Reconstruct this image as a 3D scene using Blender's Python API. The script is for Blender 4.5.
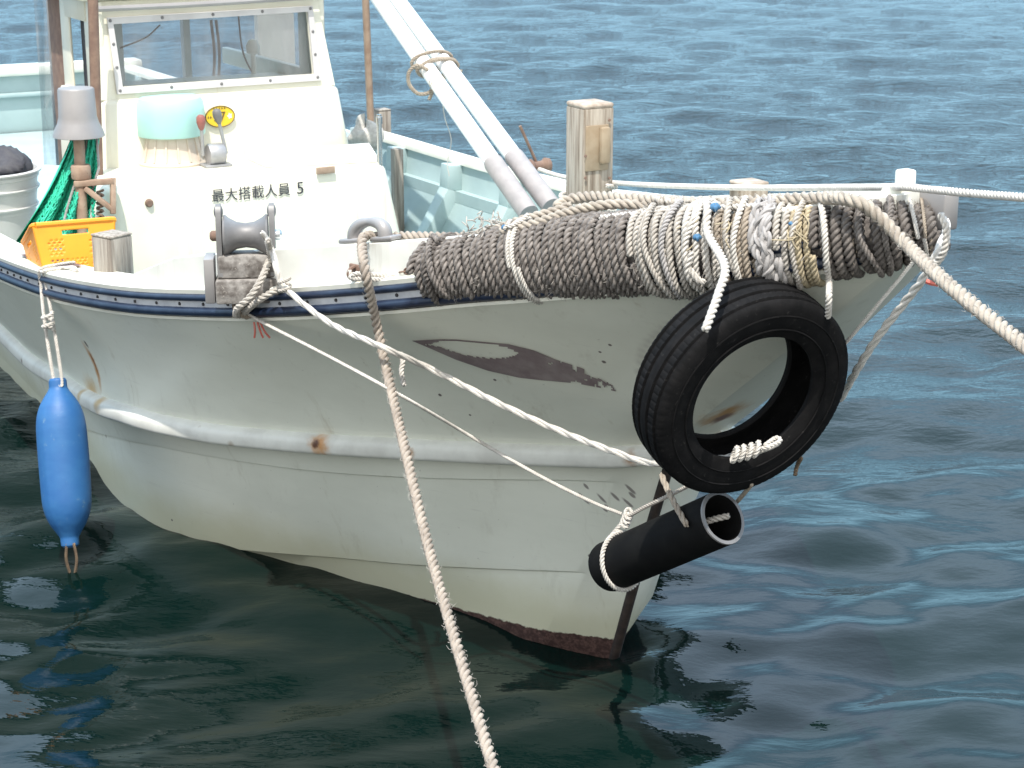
import bpy, bmesh, math, random
import numpy as np
from mathutils import Vector, Matrix
from mathutils.bvhtree import BVHTree

for o in list(bpy.data.objects):
    bpy.data.objects.remove(o)
scene = bpy.context.scene
random.seed(7); rng = np.random.default_rng(11)
R = math.radians

# ---------------------------------------------------------------- camera, sky, sun, exposure
FPX, HORIZ, CAMZ = 1800.0, -150.0, 2.4
PITCH = math.atan((384 - HORIZ) / FPX)
cam_data = bpy.data.cameras.new('camera'); cam_data.sensor_width = 36; cam_data.lens = FPX / 1024 * 36
cam_data.clip_start = .05; cam_data.clip_end = 6000
cam_obj = bpy.data.objects.new('camera', cam_data); scene.collection.objects.link(cam_obj)
cam_obj.location = (0, 0, CAMZ); cam_obj.rotation_euler = (math.pi / 2 - PITCH, 0, 0)
scene.camera = cam_obj
cam_data.dof.use_dof = True; cam_data.dof.focus_distance = 4.7; cam_data.dof.aperture_fstop = 13

SUN_ELEV, SUN_AZ = R(66), math.atan2(-.15, -1)      # azimuth measured from +Y towards +X
sunv = Vector((math.sin(SUN_AZ) * math.cos(SUN_ELEV), math.cos(SUN_AZ) * math.cos(SUN_ELEV), math.sin(SUN_ELEV)))
sl = bpy.data.lights.new('sun', 'SUN'); sl.energy = 4.2; sl.angle = R(.6); sl.color = (1, .955, .88)
so = bpy.data.objects.new('sun', sl); scene.collection.objects.link(so)
so.rotation_euler = sunv.to_track_quat('Z', 'Y').to_euler(); so.location = (0, -4, 9)

world = bpy.data.worlds.new('World'); scene.world = world; world.use_nodes = True
wn, wl = world.node_tree.nodes, world.node_tree.links
bgn = wn['Background']; bgn.inputs[1].default_value = .14
sky = wn.new('ShaderNodeTexSky'); sky.sky_type = 'NISHITA'; sky.sun_disc = False
sky.sun_elevation = SUN_ELEV; sky.sun_rotation = SUN_AZ; sky.air_density = 1.0; sky.dust_density = 1.0; sky.ozone_density = 1.2
tcw = wn.new('ShaderNodeTexCoord'); mpw = wn.new('ShaderNodeMapping'); mpw.inputs['Scale'].default_value = (1, 1, 2.2)
nzw = wn.new('ShaderNodeTexNoise'); nzw.inputs['Scale'].default_value = 2.6; nzw.inputs['Detail'].default_value = 7; nzw.inputs['Roughness'].default_value = .58
rpw = wn.new('ShaderNodeValToRGB'); rpw.color_ramp.elements[0].position = .36; rpw.color_ramp.elements[1].position = .54
sxw = wn.new('ShaderNodeSeparateXYZ'); wl.new(tcw.outputs['Generated'], sxw.inputs[0])
def wmap(src, a, b, c=0., d=1.):
    n = wn.new('ShaderNodeMapRange'); n.interpolation_type = 'SMOOTHSTEP'; n.inputs['From Min'].default_value = a; n.inputs['From Max'].default_value = b
    n.inputs['To Min'].default_value = c; n.inputs['To Max'].default_value = d; wl.new(src, n.inputs['Value']); return n.outputs[0]
def wmul(a, b):
    n = wn.new('ShaderNodeMath'); n.operation = 'MULTIPLY'; wl.new(a, n.inputs[0]); wl.new(b, n.inputs[1]); return n.outputs[0]
def wmix(fac, a, col):
    n = wn.new('ShaderNodeMix'); n.data_type = 'RGBA'; n.inputs['B'].default_value = (*col, 1); wl.new(fac, n.inputs['Factor']); wl.new(a, n.inputs['A']); return n.outputs['Result']
zenith = sxw.outputs['Z']; north = sxw.outputs['Y']
clear = wmix(wmul(wmap(zenith, .50, .05, 0, .9), wmap(north, -.3, .2, .0, 1)), sky.outputs[0], (3.4, 6.5, 8.7))            # deep clear blue low over the sea
clouds = wmul(rpw.outputs[0], wmap(north, -.25, .35, .25, 1)); clouds = wmul(clouds, wmap(zenith, .26, .50, .04, 1))
clear = wmix(wmap(north, .15, -.45, 0, .85), clear, (8.6, 8.2, 7.5))                          # bright haze on the sunny side
wl.new(wmix(clouds, clear, (11., 14.6, 18.5)), bgn.inputs[0])   # sunlit cumulus standing over the far shore
vs = scene.view_settings; vs.view_transform = 'Standard'; vs.look = 'None'; vs.exposure = .37; vs.gamma = 1; vs.use_curve_mapping = False

# ---------------------------------------------------------------- frames: the photograph's rays, and the boat's own axes
cp, sp = math.cos(PITCH), math.sin(PITCH)
CAM = np.array([0, 0, CAMZ])
HD = R(-61)
h3 = np.array([math.cos(HD), math.sin(HD), 0.]); b3 = np.array([-h3[1], h3[0], 0.]); z3 = np.array([0, 0, 1.])
AX = np.array([h3, b3, z3])
FOOT = np.array([.3223, 5.1633, 0.])
def W(X, Y, Z): return FOOT + X * h3 + Y * b3 + Z * z3
def toB(P): q = np.asarray(P) - FOOT; return np.array([q @ h3, q @ b3, q[2]])
def ray(u, v): return np.array([(u - 512) / FPX, cp + (384 - v) / FPX * sp, -sp + (384 - v) / FPX * cp])
def at(u, v, d): return CAM + ray(u, v) * d
def hit(u, v, X=None, Y=None, Z=None):
    n, c = (h3, X) if X is not None else (b3, Y) if Y is not None else (z3, Z)
    r = ray(u, v)
    return CAM + r * (((FOOT + n * c - CAM) @ n) / (r @ n))
def depth(P): q = np.asarray(P) - CAM; return q[1] * cp - q[2] * sp
def project(P): q = np.asarray(P) - CAM; d = q[1]*cp - q[2]*sp; return np.array([512 + FPX*q[0]/d, 384 - FPX*(q[1]*sp + q[2]*cp)/d, d])
def unit(v): v = np.asarray(v, float); return v / np.linalg.norm(v)

# ---------------------------------------------------------------- mesh tools
def pchip(xs, ys, x):
    xs = np.asarray(xs, float); ys = np.asarray(ys, float); hh = np.diff(xs); d = np.diff(ys) / hh
    m = np.zeros_like(ys); m[0], m[-1] = d[0], d[-1]
    for i in range(1, len(xs) - 1):
        if d[i - 1] * d[i] > 0:
            w1, w2 = 2 * hh[i] + hh[i - 1], hh[i] + 2 * hh[i - 1]
            m[i] = (w1 + w2) / (w1 / d[i - 1] + w2 / d[i])
    x = np.clip(np.asarray(x, float), xs[0], xs[-1]); k = np.clip(np.searchsorted(xs, x) - 1, 0, len(xs) - 2)
    t = (x - xs[k]) / hh[k]
    return (2*t**3-3*t**2+1)*ys[k] + (t**3-2*t**2+t)*hh[k]*m[k] + (-2*t**3+3*t**2)*ys[k+1] + (t**3-t**2)*hh[k]*m[k+1]
def smooth_path(pts, step):
    P = np.asarray(pts, float)
    if len(P) > 2:
        Q = np.vstack([2 * P[0] - P[1], P, 2 * P[-1] - P[-2]]); out = []
        for i in range(1, len(Q) - 2):
            t = np.linspace(0, 1, 24, endpoint=False)[:, None]
            a, b, c, d = Q[i-1], Q[i], Q[i+1], Q[i+2]
            out.append(.5 * (2*b + (c-a)*t + (2*a-5*b+4*c-d)*t**2 + (3*b-a-3*c+d)*t**3))
        P = np.vstack(out + [P[-1:]])
    L = np.concatenate([[0], np.cumsum(np.linalg.norm(np.diff(P, axis=0), axis=1))])
    n = max(2, int(L[-1] / step) + 1); s = np.linspace(0, L[-1], n)
    return np.stack([np.interp(s, L, P[:, k]) for k in range(3)], 1), s
def frames(P):
    T = np.gradient(P, axis=0); T /= np.linalg.norm(T, axis=1)[:, None] + 1e-12
    up = np.array([0, 0, 1.]) if abs(T[0][2]) < .9 else np.array([1., 0, 0])
    N = np.zeros_like(P); n = unit(np.cross(up, T[0])); N[0] = n
    for i in range(1, len(P)):
        n = n - T[i] * (n @ T[i]); n /= np.linalg.norm(n) + 1e-12; N[i] = n
    return T, N, np.cross(T, N)
class MB:
    def __init__(s): s.V, s.F, s.n = [], [], 0
    def add(s, V, F):
        s.V.append(np.asarray(V, float)); s.F += [tuple(i + s.n for i in f) for f in F]; s.n += len(V)
    def grid(s, G, closed=False):
        a, b = G.shape[:2]; F = []
        for i in range(a - 1):
            for j in range(b if closed else b - 1):
                k = (j + 1) % b; F.append((i*b+j, i*b+k, (i+1)*b+k, (i+1)*b+j))
        s.add(G.reshape(-1, 3), F)
    def tube(s, P, r, sides=8, caps=True):
        P = np.asarray(P, float); r = np.broadcast_to(np.asarray(r, float), (len(P),)); T, N, B = frames(P)
        a = np.linspace(0, 2*np.pi, sides, endpoint=False)
        s.grid(P[:, None] + r[:, None, None] * (np.cos(a)[None, :, None]*N[:, None] + np.sin(a)[None, :, None]*B[:, None]), True)
        if caps:
            k = s.n - len(P)*sides
            s.F += [tuple(k + i for i in range(sides))[::-1], tuple(s.n - sides + i for i in range(sides))]
    def line(s, pts, r, step=.02, sides=8): P, _ = smooth_path(pts, step); s.tube(P, r, sides)
    def rope(s, pts, r, pitch=None, strands=3, sides=6, wob=.0, res=9, phase=0., raw=False):
        pitch = pitch or r * 4.4
        P, L = smooth_path(pts, pitch / res)
        if wob:
            for k in range(3): P[:, k] += wob * np.interp(L, np.arange(0, L[-1]+.2, .07), rng.normal(0, 1, len(np.arange(0, L[-1]+.2, .07))))
        T, N, B = frames(P); a = np.linspace(0, 2*np.pi, sides, endpoint=False)
        gx = np.arange(0, L[-1] + abs(pitch)*5, abs(pitch)*2.3); wv = np.interp(L, gx, rng.normal(0, .55, len(gx))); rv = 1 + np.interp(L, gx, rng.normal(0, .05, len(gx)))
        for k in range(strands):
            ph = 2*np.pi*(L/pitch + k/strands) + phase + wv
            c = P + r*.5*(np.cos(ph)[:, None]*N + np.sin(ph)[:, None]*B)
            rr = r*.56*rv; rr[0] = rr[-1] = r*.3
            s.grid(c[:, None] + rr[:, None, None]*(np.cos(a)[None, :, None]*N[:, None] + np.sin(a)[None, :, None]*B[:, None]), True)
            q = s.n - len(P)*sides
            s.F += [tuple(q + i for i in range(sides))[::-1], tuple(s.n - sides + i for i in range(sides))]
    def box(s, c, size, ax=AX, bevel=0., seg=2, taper=None):
        bm = bmesh.new(); bmesh.ops.create_cube(bm, size=1)
        for v in bm.verts:
            k = 1.
            if taper and v.co.z > 0: v.co.x *= taper[0]; v.co.y *= taper[1]
            v.co.x *= size[0]; v.co.y *= size[1]; v.co.z *= size[2]
        if bevel: bmesh.ops.bevel(bm, geom=list(bm.edges), offset=bevel, segments=seg, profile=.5, affect='EDGES')
        bm.verts.index_update(); V = np.array([v.co[:] for v in bm.verts]); F = [tuple(v.index for v in f.verts) for f in bm.faces]; bm.free()
        s.add(np.asarray(c) + V @ np.asarray(ax), F)
    def bar(s, a, b, w, t, up=z3, bevel=0.):
        a, b = np.asarray(a, float), np.asarray(b, float); d = unit(b - a); n = unit(np.cross(up, d)); u = np.cross(d, n)
        s.box((a+b)/2, (np.linalg.norm(b-a), w, t), np.array([d, n, u]), bevel)
    def lathe(s, o, axis, prof, sides=32, e=None):
        axis = unit(axis); x = unit(np.cross(axis, e if e is not None else ([0, 0, 1.] if abs(axis[2]) < .9 else [1., 0, 0]))); y = np.cross(axis, x)
        a = np.linspace(0, 2*np.pi, sides, endpoint=False)
        s.grid(np.array([np.asarray(o) + hh*axis + r*(np.cos(a)[:, None]*x + np.sin(a)[:, None]*y) for r, hh in prof]), True)
    def prism(s, poly, vec):
        P = np.asarray(poly, float); n = len(P); vec = np.asarray(vec, float)
        s.add(np.vstack([P, P + vec]), [tuple(range(n))[::-1], tuple(range(n, 2*n))] + [(i, (i+1) % n, n+(i+1) % n, n+i) for i in range(n)])
    def ball(s, c, r, n=10):
        if np.isscalar(r): r = (r, r, r)
        t = np.linspace(0.02, np.pi-.02, n); a = np.linspace(0, 2*np.pi, 2*n, endpoint=False)
        s.grid(np.asarray(c) + np.stack([np.sin(t)[:, None]*np.cos(a)*r[0], np.sin(t)[:, None]*np.sin(a)*r[1], np.cos(t)[:, None]*np.ones_like(a)*r[2]], 2), True)

ORIG = {}
def build(name, mb, mat, parent=None, label=None, sharp=38, origin=None, attr=None, recalc=True):
    V = np.vstack(mb.V)
    if origin is None: origin = np.array([(V[:, 0].min()+V[:, 0].max())/2, (V[:, 1].min()+V[:, 1].max())/2, V[:, 2].min()])
    me = bpy.data.meshes.new(name); me.from_pydata((V - origin).tolist(), [], mb.F); me.update()
    if recalc:
        bm = bmesh.new(); bm.from_mesh(me); bmesh.ops.recalc_face_normals(bm, faces=bm.faces); bm.to_mesh(me); bm.free()
    me.shade_smooth()
    if sharp: me.set_sharp_from_angle(angle=R(sharp))
    if attr is not None:
        at_ = me.attributes.new('bc', 'FLOAT_VECTOR', 'POINT'); at_.data.foreach_set('vector', np.asarray(attr, float).ravel())
    me.materials.append(mat)
    o = bpy.data.objects.new(name, me); scene.collection.objects.link(o)
    ORIG[o.name] = np.asarray(origin, float)
    if parent: o.parent = parent; o.location = origin - ORIG[parent.name]
    else: o.location = origin
    if label: o['label'] = label
    return o
def thing(name, origin, label, cat, group=None):
    o = bpy.data.objects.new(name, None); scene.collection.objects.link(o); o.empty_display_size = .1
    o.location = origin; ORIG[o.name] = np.asarray(origin, float); return tag(o, label, cat, group)
def tag(o, label=None, cat=None, group=None, kind=None):
    if label: o['label'] = label
    if cat: o['category'] = cat
    if group: o['group'] = group
    if kind: o['kind'] = kind
    return o
def dup(o, off, parent):
    c = o.copy(); scene.collection.objects.link(c); c.parent = parent; c.location = o.location + Vector(off); ORIG[c.name] = ORIG[o.name] + off; return c

# ---------------------------------------------------------------- materials
class NT:
    def __init__(s, name):
        s.m = bpy.data.materials.new(name); s.m.use_nodes = True; s.t = s.m.node_tree; s.p = s.t.nodes['Principled BSDF']
    def new(s, t, **k):
        n = s.t.nodes.new(t)
        for a, b in k.items(): setattr(n, a, b)
        return n
    def link(s, a, b): s.t.links.new(a, b)
    def math(s, op, a, b=None, c=None):
        n = s.new('ShaderNodeMath', operation=op)
        for i, x in enumerate((a, b, c)):
            if x is None: continue
            if hasattr(x, 'links'): s.link(x, n.inputs[i])
            else: n.inputs[i].default_value = x
        return n.outputs[0]
    def vec(s, op, a, b=None):
        n = s.new('ShaderNodeVectorMath', operation=op)
        for i, x in enumerate((a, b)):
            if x is None: continue
            if hasattr(x, 'links'): s.link(x, n.inputs[i])
            else: n.inputs[i].default_value = tuple(x)
        return n
    def noise(s, scale, detail=4, rough=.55, co=None, stretch=None):
        n = s.new('ShaderNodeTexNoise'); n.inputs['Scale'].default_value = scale; n.inputs['Detail'].default_value = detail; n.inputs['Roughness'].default_value = rough
        if co is None: co = s.new('ShaderNodeTexCoord').outputs['Object']
        if stretch:
            mp = s.new('ShaderNodeMapping'); mp.inputs['Scale'].default_value = stretch; s.link(co, mp.inputs[0]); co = mp.outputs[0]
        s.link(co, n.inputs['Vector']); return n.outputs['Fac']
    def ramp(s, fac, a, b):
        n = s.new('ShaderNodeMapRange', interpolation_type='SMOOTHSTEP'); n.inputs['From Min'].default_value = a; n.inputs['From Max'].default_value = b
        s.link(fac, n.inputs['Value']); return n.outputs[0]
    def mix(s, fac, a, b):
        n = s.new('ShaderNodeMix', data_type='RGBA')
        for k, x in (('Factor', fac), ('A', a), ('B', b)):
            if hasattr(x, 'links'): s.link(x, n.inputs[k])
            else: n.inputs[k].default_value = x if not isinstance(x, tuple) else (*x[:3], 1)
        return n.outputs['Result']
    def bump(s, hgt, strength=.3, dist=.002):
        n = s.new('ShaderNodeBump'); n.inputs['Strength'].default_value = strength; n.inputs['Distance'].default_value = dist
        s.link(hgt, n.inputs['Height']); s.link(n.outputs[0], s.p.inputs['Normal'])
    def color(s, c):
        if hasattr(c, 'links'): s.link(c, s.p.inputs['Base Color'])
        else: s.p.inputs['Base Color'].default_value = (*c[:3], 1)
    def rough(s, r):
        if hasattr(r, 'links'): s.link(r, s.p.inputs['Roughness'])
        else: s.p.inputs['Roughness'].default_value = r
def simple(name, c1, c2=None, scale=12, lo=.35, hi=.7, rough=.5, metal=0., bump=.0, bscale=60, bdist=.002, stretch=None, dirt=None, spec=None, runs=None):
    t = NT(name); c2 = c2 or tuple(x*.8 for x in c1)
    f = t.ramp(t.noise(scale, 6, .6, stretch=stretch), lo, hi); col = t.mix(f, c1, c2)
    if dirt: col = t.mix(t.ramp(t.noise(scale*3.3, 5, .7), dirt[1], dirt[1]+.14), col, dirt[0])
    if runs: col = t.mix(t.math('MULTIPLY', t.ramp(t.noise(13, 5, .7, stretch=(1, 1, .10)), .56, .74), .5), col, runs)
    t.color(col); t.rough(rough); t.p.inputs['Metallic'].default_value = metal
    if spec is not None: t.p.inputs['Specular IOR Level'].default_value = spec
    if bump: t.bump(t.noise(bscale, 5, .6, stretch=stretch), bump, bdist)
    return t.m
M = {}
M['cabin'] = simple('cream_paint', (.73, .705, .59), (.67, .645, .53), 4, rough=.38, runs=(.50, .44, .29), bump=.1, bscale=9, bdist=.004, dirt=((.55, .5, .36), .72))
M['cap'] = simple('gunwale_paint', (.80, .79, .70), (.70, .69, .61), 6, rough=.45, bump=.12, bscale=20, dirt=((.42, .38, .30), .67))
M['teal'] = simple('interior_blue_paint', (.39, .495, .495), (.34, .44, .445), 5, rough=.5, bump=.1, bscale=12, dirt=((.25, .34, .34), .70))
M['white'] = simple('white_gelcoat', (.78, .78, .73), (.70, .70, .65), 7, rough=.35, runs=(.50, .47, .40), bump=.08, bscale=30, dirt=((.45, .40, .33), .70))
M['strake'] = simple('strake_paint', (.70, .70, .65), (.58, .575, .53), 9, rough=.5, bump=.25, bscale=45, dirt=((.46, .40, .35), .66))
M['navy'] = simple('navy_rubber', (.007, .013, .035), (.018, .03, .06), 14, rough=.38, bump=.15, bscale=50, dirt=((.10, .13, .19), .62))
M['strip'] = simple('pale_rail_strip', (.55, .56, .58), (.42, .43, .46), 16, rough=.5, bump=.1, dirt=((.2, .2, .22), .68))
M['black'] = simple('black_steel', (.02, .02, .02), (.035, .03, .03), 30, rough=.5)
M['stem'] = simple('stem_rubber', (.022, .016, .014), (.05, .035, .028), 30, rough=.7, bump=.4, bscale=80)
M['wood'] = simple('weathered_wood', (.40, .36, .31), (.17, .14, .115), 18, .3, .72, rough=.85, bump=.7, bscale=38, bdist=.004, stretch=(3.2, 3.2, .22), dirt=((.6, .55, .48), .7))
M['woodpale'] = simple('bleached_wood', (.40, .35, .29), (.17, .13, .095), 16, .35, .7, rough=.85, bump=.7, bscale=30, bdist=.005, stretch=(3.4, 3.4, .2), dirt=((.66, .60, .52), .64))
M['wooddark'] = simple('soaked_wood', (.33, .31, .29), (.11, .095, .085), 22, .35, .66, rough=.85, bump=.8, bscale=40, bdist=.005, dirt=((.55, .51, .46), .60))
M['endgrain'] = simple('sawn_wood_top', (.46, .39, .32), (.28, .22, .175), 30, rough=.9, bump=.6, bscale=60)
M['plate'] = simple('rusty_plate', (.33, .26, .18), (.25, .18, .11), 14, rough=.7, bump=.4, bscale=60, dirt=((.20, .11, .055), .64))
M['rust'] = simple('rusty_steel', (.17, .105, .08), (.25, .165, .12), 18, rough=.8, bump=.5, bscale=80, dirt=((.10, .055, .04), .6))
M['rustlt'] = simple('light_rusty_steel', (.36, .26, .19), (.26, .17, .12), 18, rough=.8, bump=.5, bscale=80, dirt=((.16, .09, .06), .6))
M['galv'] = simple('galvanised_steel', (.40, .40, .41), (.31, .31, .32), 14, rough=.5, metal=.55, bump=.2, bscale=60, dirt=((.24, .22, .2), .68))
M['grey'] = simple('grey_cast_metal', (.17, .165, .165), (.23, .225, .225), 14, rough=.5, metal=.3, bump=.2, bscale=50, dirt=((.14, .12, .11), .66))
M['lampgrey'] = simple('grey_lamp_metal', (.33, .315, .31), (.27, .26, .26), 5, rough=.42, metal=.25, bump=.06)
M['steel'] = simple('stainless_steel', (.6, .6, .6), (.5, .5, .5), 10, rough=.25, metal=1.)
M['ventcap'] = simple('turquoise_plastic', (.42, .70, .66), (.38, .65, .62), 5, rough=.4, bump=.05)
M['ventbase'] = simple('faded_beige_plastic', (.62, .54, .46), (.54, .46, .38), 9, rough=.55, bump=.1)
M['knobred'] = simple('worn_red_knob', (.32, .11, .09), (.25, .1, .09), 30, rough=.5)
M['orange'] = simple('orange_plastic', (.84, .32, .015), (.76, .28, .015), 7, rough=.45, bump=.06, dirt=((.6, .22, .03), .7))
M['net'] = simple('green_netting', (.03, .52, .33), (.018, .36, .23), 40, rough=.7, dirt=((.08, .55, .38), .6))
M['tub'] = simple('white_tub_plastic', (.74, .74, .73), (.66, .66, .65), 6, rough=.4, bump=.05)
M['tarp'] = simple('dark_tarp', (.05, .05, .065), (.08, .08, .09), 20, rough=.75, bump=.4, bscale=40)
M['fender'] = simple('blue_fender_plastic', (.018, .105, .30), (.03, .14, .34), 8, .3, .75, rough=.52, bump=.22, bscale=34, bdist=.003, stretch=(1, 1, 1.6), dirt=((.10, .20, .33), .60))
M['rubber'] = simple('tyre_rubber', (.006, .006, .0065), (.011, .0105, .011), 22, rough=.8, bump=.25, bscale=120, dirt=((.040, .038, .036), .60), spec=.12)
M['pipe'] = simple('black_rubber_pipe', (.006, .006, .0065), (.009, .009, .009), 20, rough=.75, bump=.12, bscale=60, dirt=((.02, .02, .02), .7), spec=.12)
M['poleW'] = simple('white_pole_paint', (.86, .86, .85), (.80, .80, .79), 6, rough=.3, bump=.04)
M['sleeve'] = simple('grey_sleeve', (.34, .31, .30), (.28, .26, .255), 16, rough=.6, bump=.3, bscale=60)
M['emblem'] = simple('faded_purple_paint', (.20, .155, .16), (.28, .235, .23), 16, rough=.55, dirt=((.30, .28, .26), .62))
M['yellow'] = simple('yellow_sticker', (.80, .55, .03), (.74, .48, .03), 30, rough=.4)
M['ink'] = simple('dark_lettering', (.03, .03, .04), (.05, .05, .06), 60, rough=.6)
M['inkbrown'] = simple('brown_print', (.10, .06, .02), (.16, .1, .03), 60, rough=.6)
M['tape'] = simple('brown_grip_tape', (.12, .085, .085), (.17, .12, .115), 40, rough=.9, bump=.4, bscale=150)
M['bluecloth'] = simple('blue_scrap', (.06, .17, .32), (.09, .22, .38), 40, rough=.8)
M['red'] = simple('faded_red_tape', (.55, .13, .10), (.6, .2, .16), 40, rough=.8)
M['inside'] = simple('cabin_lining', (.52, .51, .47), (.46, .45, .42), 5, rough=.7)
def ropemat(name, a, b, dirt, amt=.6, sc=60):
    return simple(name, a, b, sc, .3, .72, rough=.92, bump=.8, bscale=420, bdist=.0015, dirt=(dirt, amt))
M['r_dark'] = ropemat('dark_worn_rope', (.26, .232, .212), (.08, .069, .063), (.45, .42, .39), .60)
M['r_darker'] = ropemat('tarred_rope', (.18, .16, .145), (.07, .06, .055), (.38, .345, .32), .60)
M['r_pale'] = ropemat('pale_rope', (.50, .465, .42), (.34, .31, .275), (.20, .175, .155), .62)
M['r_tan'] = ropemat('tan_rope', (.38, .325, .26), (.26, .215, .17), (.2, .17, .15), .64)
M['r_grey'] = ropemat('grey_rope', (.42, .40, .39), (.31, .295, .29), (.2, .18, .18), .66)
M['r_yell'] = ropemat('straw_rope', (.47, .395, .26), (.34, .285, .2), (.28, .24, .2), .62)
M['r_white'] = ropemat('white_rope', (.62, .59, .545), (.46, .43, .39), (.30, .265, .235), .64)
M['r_moor'] = ropemat('mooring_rope', (.40, .345, .29), (.25, .21, .175), (.15, .12, .10), .60, 30)
M['r_moor2'] = ropemat('weathered_mooring_rope', (.44, .395, .335), (.29, .25, .21), (.17, .14, .12), .62, 40)
M['r_lightened'] = ropemat('lightened_white_rope', (.80, .78, .74), (.66, .64, .60), (.5, .46, .42), .68)  # white rope with brightness put into its colour, for lengths shaded at the bow
M['twine'] = ropemat('brown_twine', (.24, .17, .11), (.14, .1, .07), (.35, .28, .2), .62)
# clear sheet and window glass
def glass(name, col, thick):
    t = NT(name); tr = t.new('ShaderNodeBsdfTransparent'); tr.inputs[0].default_value = (*col, 1)
    gl = t.new('ShaderNodeBsdfGlossy'); gl.inputs['Roughness'].default_value = .06; gl.inputs['Color'].default_value = (.9, .9, .92, 1)
    df = t.new('ShaderNodeBsdfDiffuse'); df.inputs[0].default_value = (.5, .5, .5, 1)
    fr = t.new('ShaderNodeFresnel'); fr.inputs[0].default_value = 1.5
    m1 = t.new('ShaderNodeMixShader'); m2 = t.new('ShaderNodeMixShader')
    t.link(t.math('MULTIPLY', t.ramp(t.noise(7, 6, .6, stretch=(1, 1, .25)), .3, .8), thick), m1.inputs[0]); t.link(tr.outputs[0], m1.inputs[1]); t.link(df.outputs[0], m1.inputs[2])
    t.link(fr.outputs[0], m2.inputs[0]); t.link(m1.outputs[0], m2.inputs[1]); t.link(gl.outputs[0], m2.inputs[2])
    t.link(m2.outputs[0], t.t.nodes['Material Output'].inputs[0]); return t.m
M['glass'] = glass('window_glass', (.80, .82, .84), .30)
M['sheet'] = glass('clear_vinyl', (.72, .74, .76), .85)

# ---------------------------------------------------------------- water
NW = 64
lam = np.exp(rng.uniform(np.log(.16), np.log(2.6), NW)); kk = 2*np.pi/lam
ang = R(-82) + rng.normal(0, R(34), NW); phs = rng.uniform(0, 2*np.pi, NW)
slope = .030 * (lam/.6)**-.05 * np.where(lam < .3, .6, np.where(lam < 1.0, 1.35, 1))
amp = slope / kk
def wave(x, y, sp_):
    e = np.zeros_like(x)
    # calmer in the lee close under the boat's side, choppier outside
    calm = 1 - .30*np.exp(-(((x + .75)/1.7)**2 + ((y - 4.2)/1.5)**2)) 
    far = np.clip((np.hypot(x, y) - 5.5)/8, 0, 1)
    for l, k, a, t, p in zip(lam, kk, amp, ang, phs):
        q = k*(x*math.cos(t) + y*math.sin(t)) + p + .5*np.sin(.7*x + .5*y + p)
        g = np.clip((l/(sp_ + 1e-6) - 3.5)/3, 0, 1)
        e += a*(1 - .25*far)*(np.sin(q) + .22*np.sin(2*q + 1.2))*g
    return e*calm
nr, na = 760, 520
rad = np.concatenate([np.geomspace(1.0, 70, nr)]); an = np.linspace(R(-62), R(62), na)
RR, AA = np.meshgrid(rad, an, indexing='ij'); WX, WY = RR*np.sin(AA), RR*np.cos(AA)
spc = np.maximum(RR*(an[1]-an[0]), RR*(rad[1]/rad[0]-1)) * .8
WZ = wave(WX, WY, spc) * np.clip((70-RR)/15, 0, 1)
t = NT('harbour_water'); co = t.new('ShaderNodeTexCoord').outputs['Object']
t.color((.0014, .008, .0068)); t.rough(.035); t.p.inputs['IOR'].default_value = 1.333
n1 = t.noise(11, 3, .5, co, (1, 1.9, 1)); n2 = t.noise(4.6, 4, .6, co, (1, 2.2, 1)); 
dist = t.vec('LENGTH', co).outputs['Value']
farf = t.ramp(dist, 5, 15)
hh = t.math('ADD', t.math('MULTIPLY', n1, .35), t.math('MULTIPLY', n2, 1.0))
bpn = t.new('ShaderNodeBump'); bpn.inputs['Distance'].default_value = .07
t.link(t.math('ADD', t.math('MULTIPLY', farf, .55), .055), bpn.inputs['Strength']); t.link(hh, bpn.inputs['Height']); t.link(bpn.outputs[0], t.p.inputs['Normal'])
M['water'] = t.m
me = bpy.data.meshes.new('sea_water'); V = np.stack([WX, WY, WZ], 2).reshape(-1, 3)
ii = (np.arange(nr-1)[:, None]*na + np.arange(na-1)[None]).ravel(); Fq = np.stack([ii, ii+na, ii+na+1, ii+1], 1)
me.vertices.add(len(V)); me.vertices.foreach_set('co', V.ravel()); me.loops.add(Fq.size); me.loops.foreach_set('vertex_index', Fq.ravel())
me.polygons.add(len(Fq)); me.polygons.foreach_set('loop_start', np.arange(0, Fq.size, 4)); me.polygons.foreach_set('use_smooth', np.ones(len(Fq), bool)); me.update(); me.validate()
me.materials.append(M['water']); wo = bpy.data.objects.new('sea_water', me); scene.collection.objects.link(wo); tag(wo, kind='structure')
mb = MB(); g = 3000.; mb.add([(-g, -g, -.3), (g, -g, -.3), (g, g, -.3), (-g, g, -.3)], [(0, 1, 2, 3)])
deep = build('open_sea', mb, M['water']); tag(deep, kind='structure')

# the concrete quay the photograph is taken from: below and behind the camera, it throws warm light back on the hull
M['quay'] = simple('quay_concrete', (.46, .43, .37), (.38, .355, .31), 1.5, rough=.9, bump=.4, bscale=30, dirt=((.24, .22, .19), .66))
mb = MB(); mb.box((0, -29, .02), (120, 60, 1.5), np.eye(3), .04); quay = build('quay', mb, M['quay']); tag(quay, kind='structure')

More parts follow.
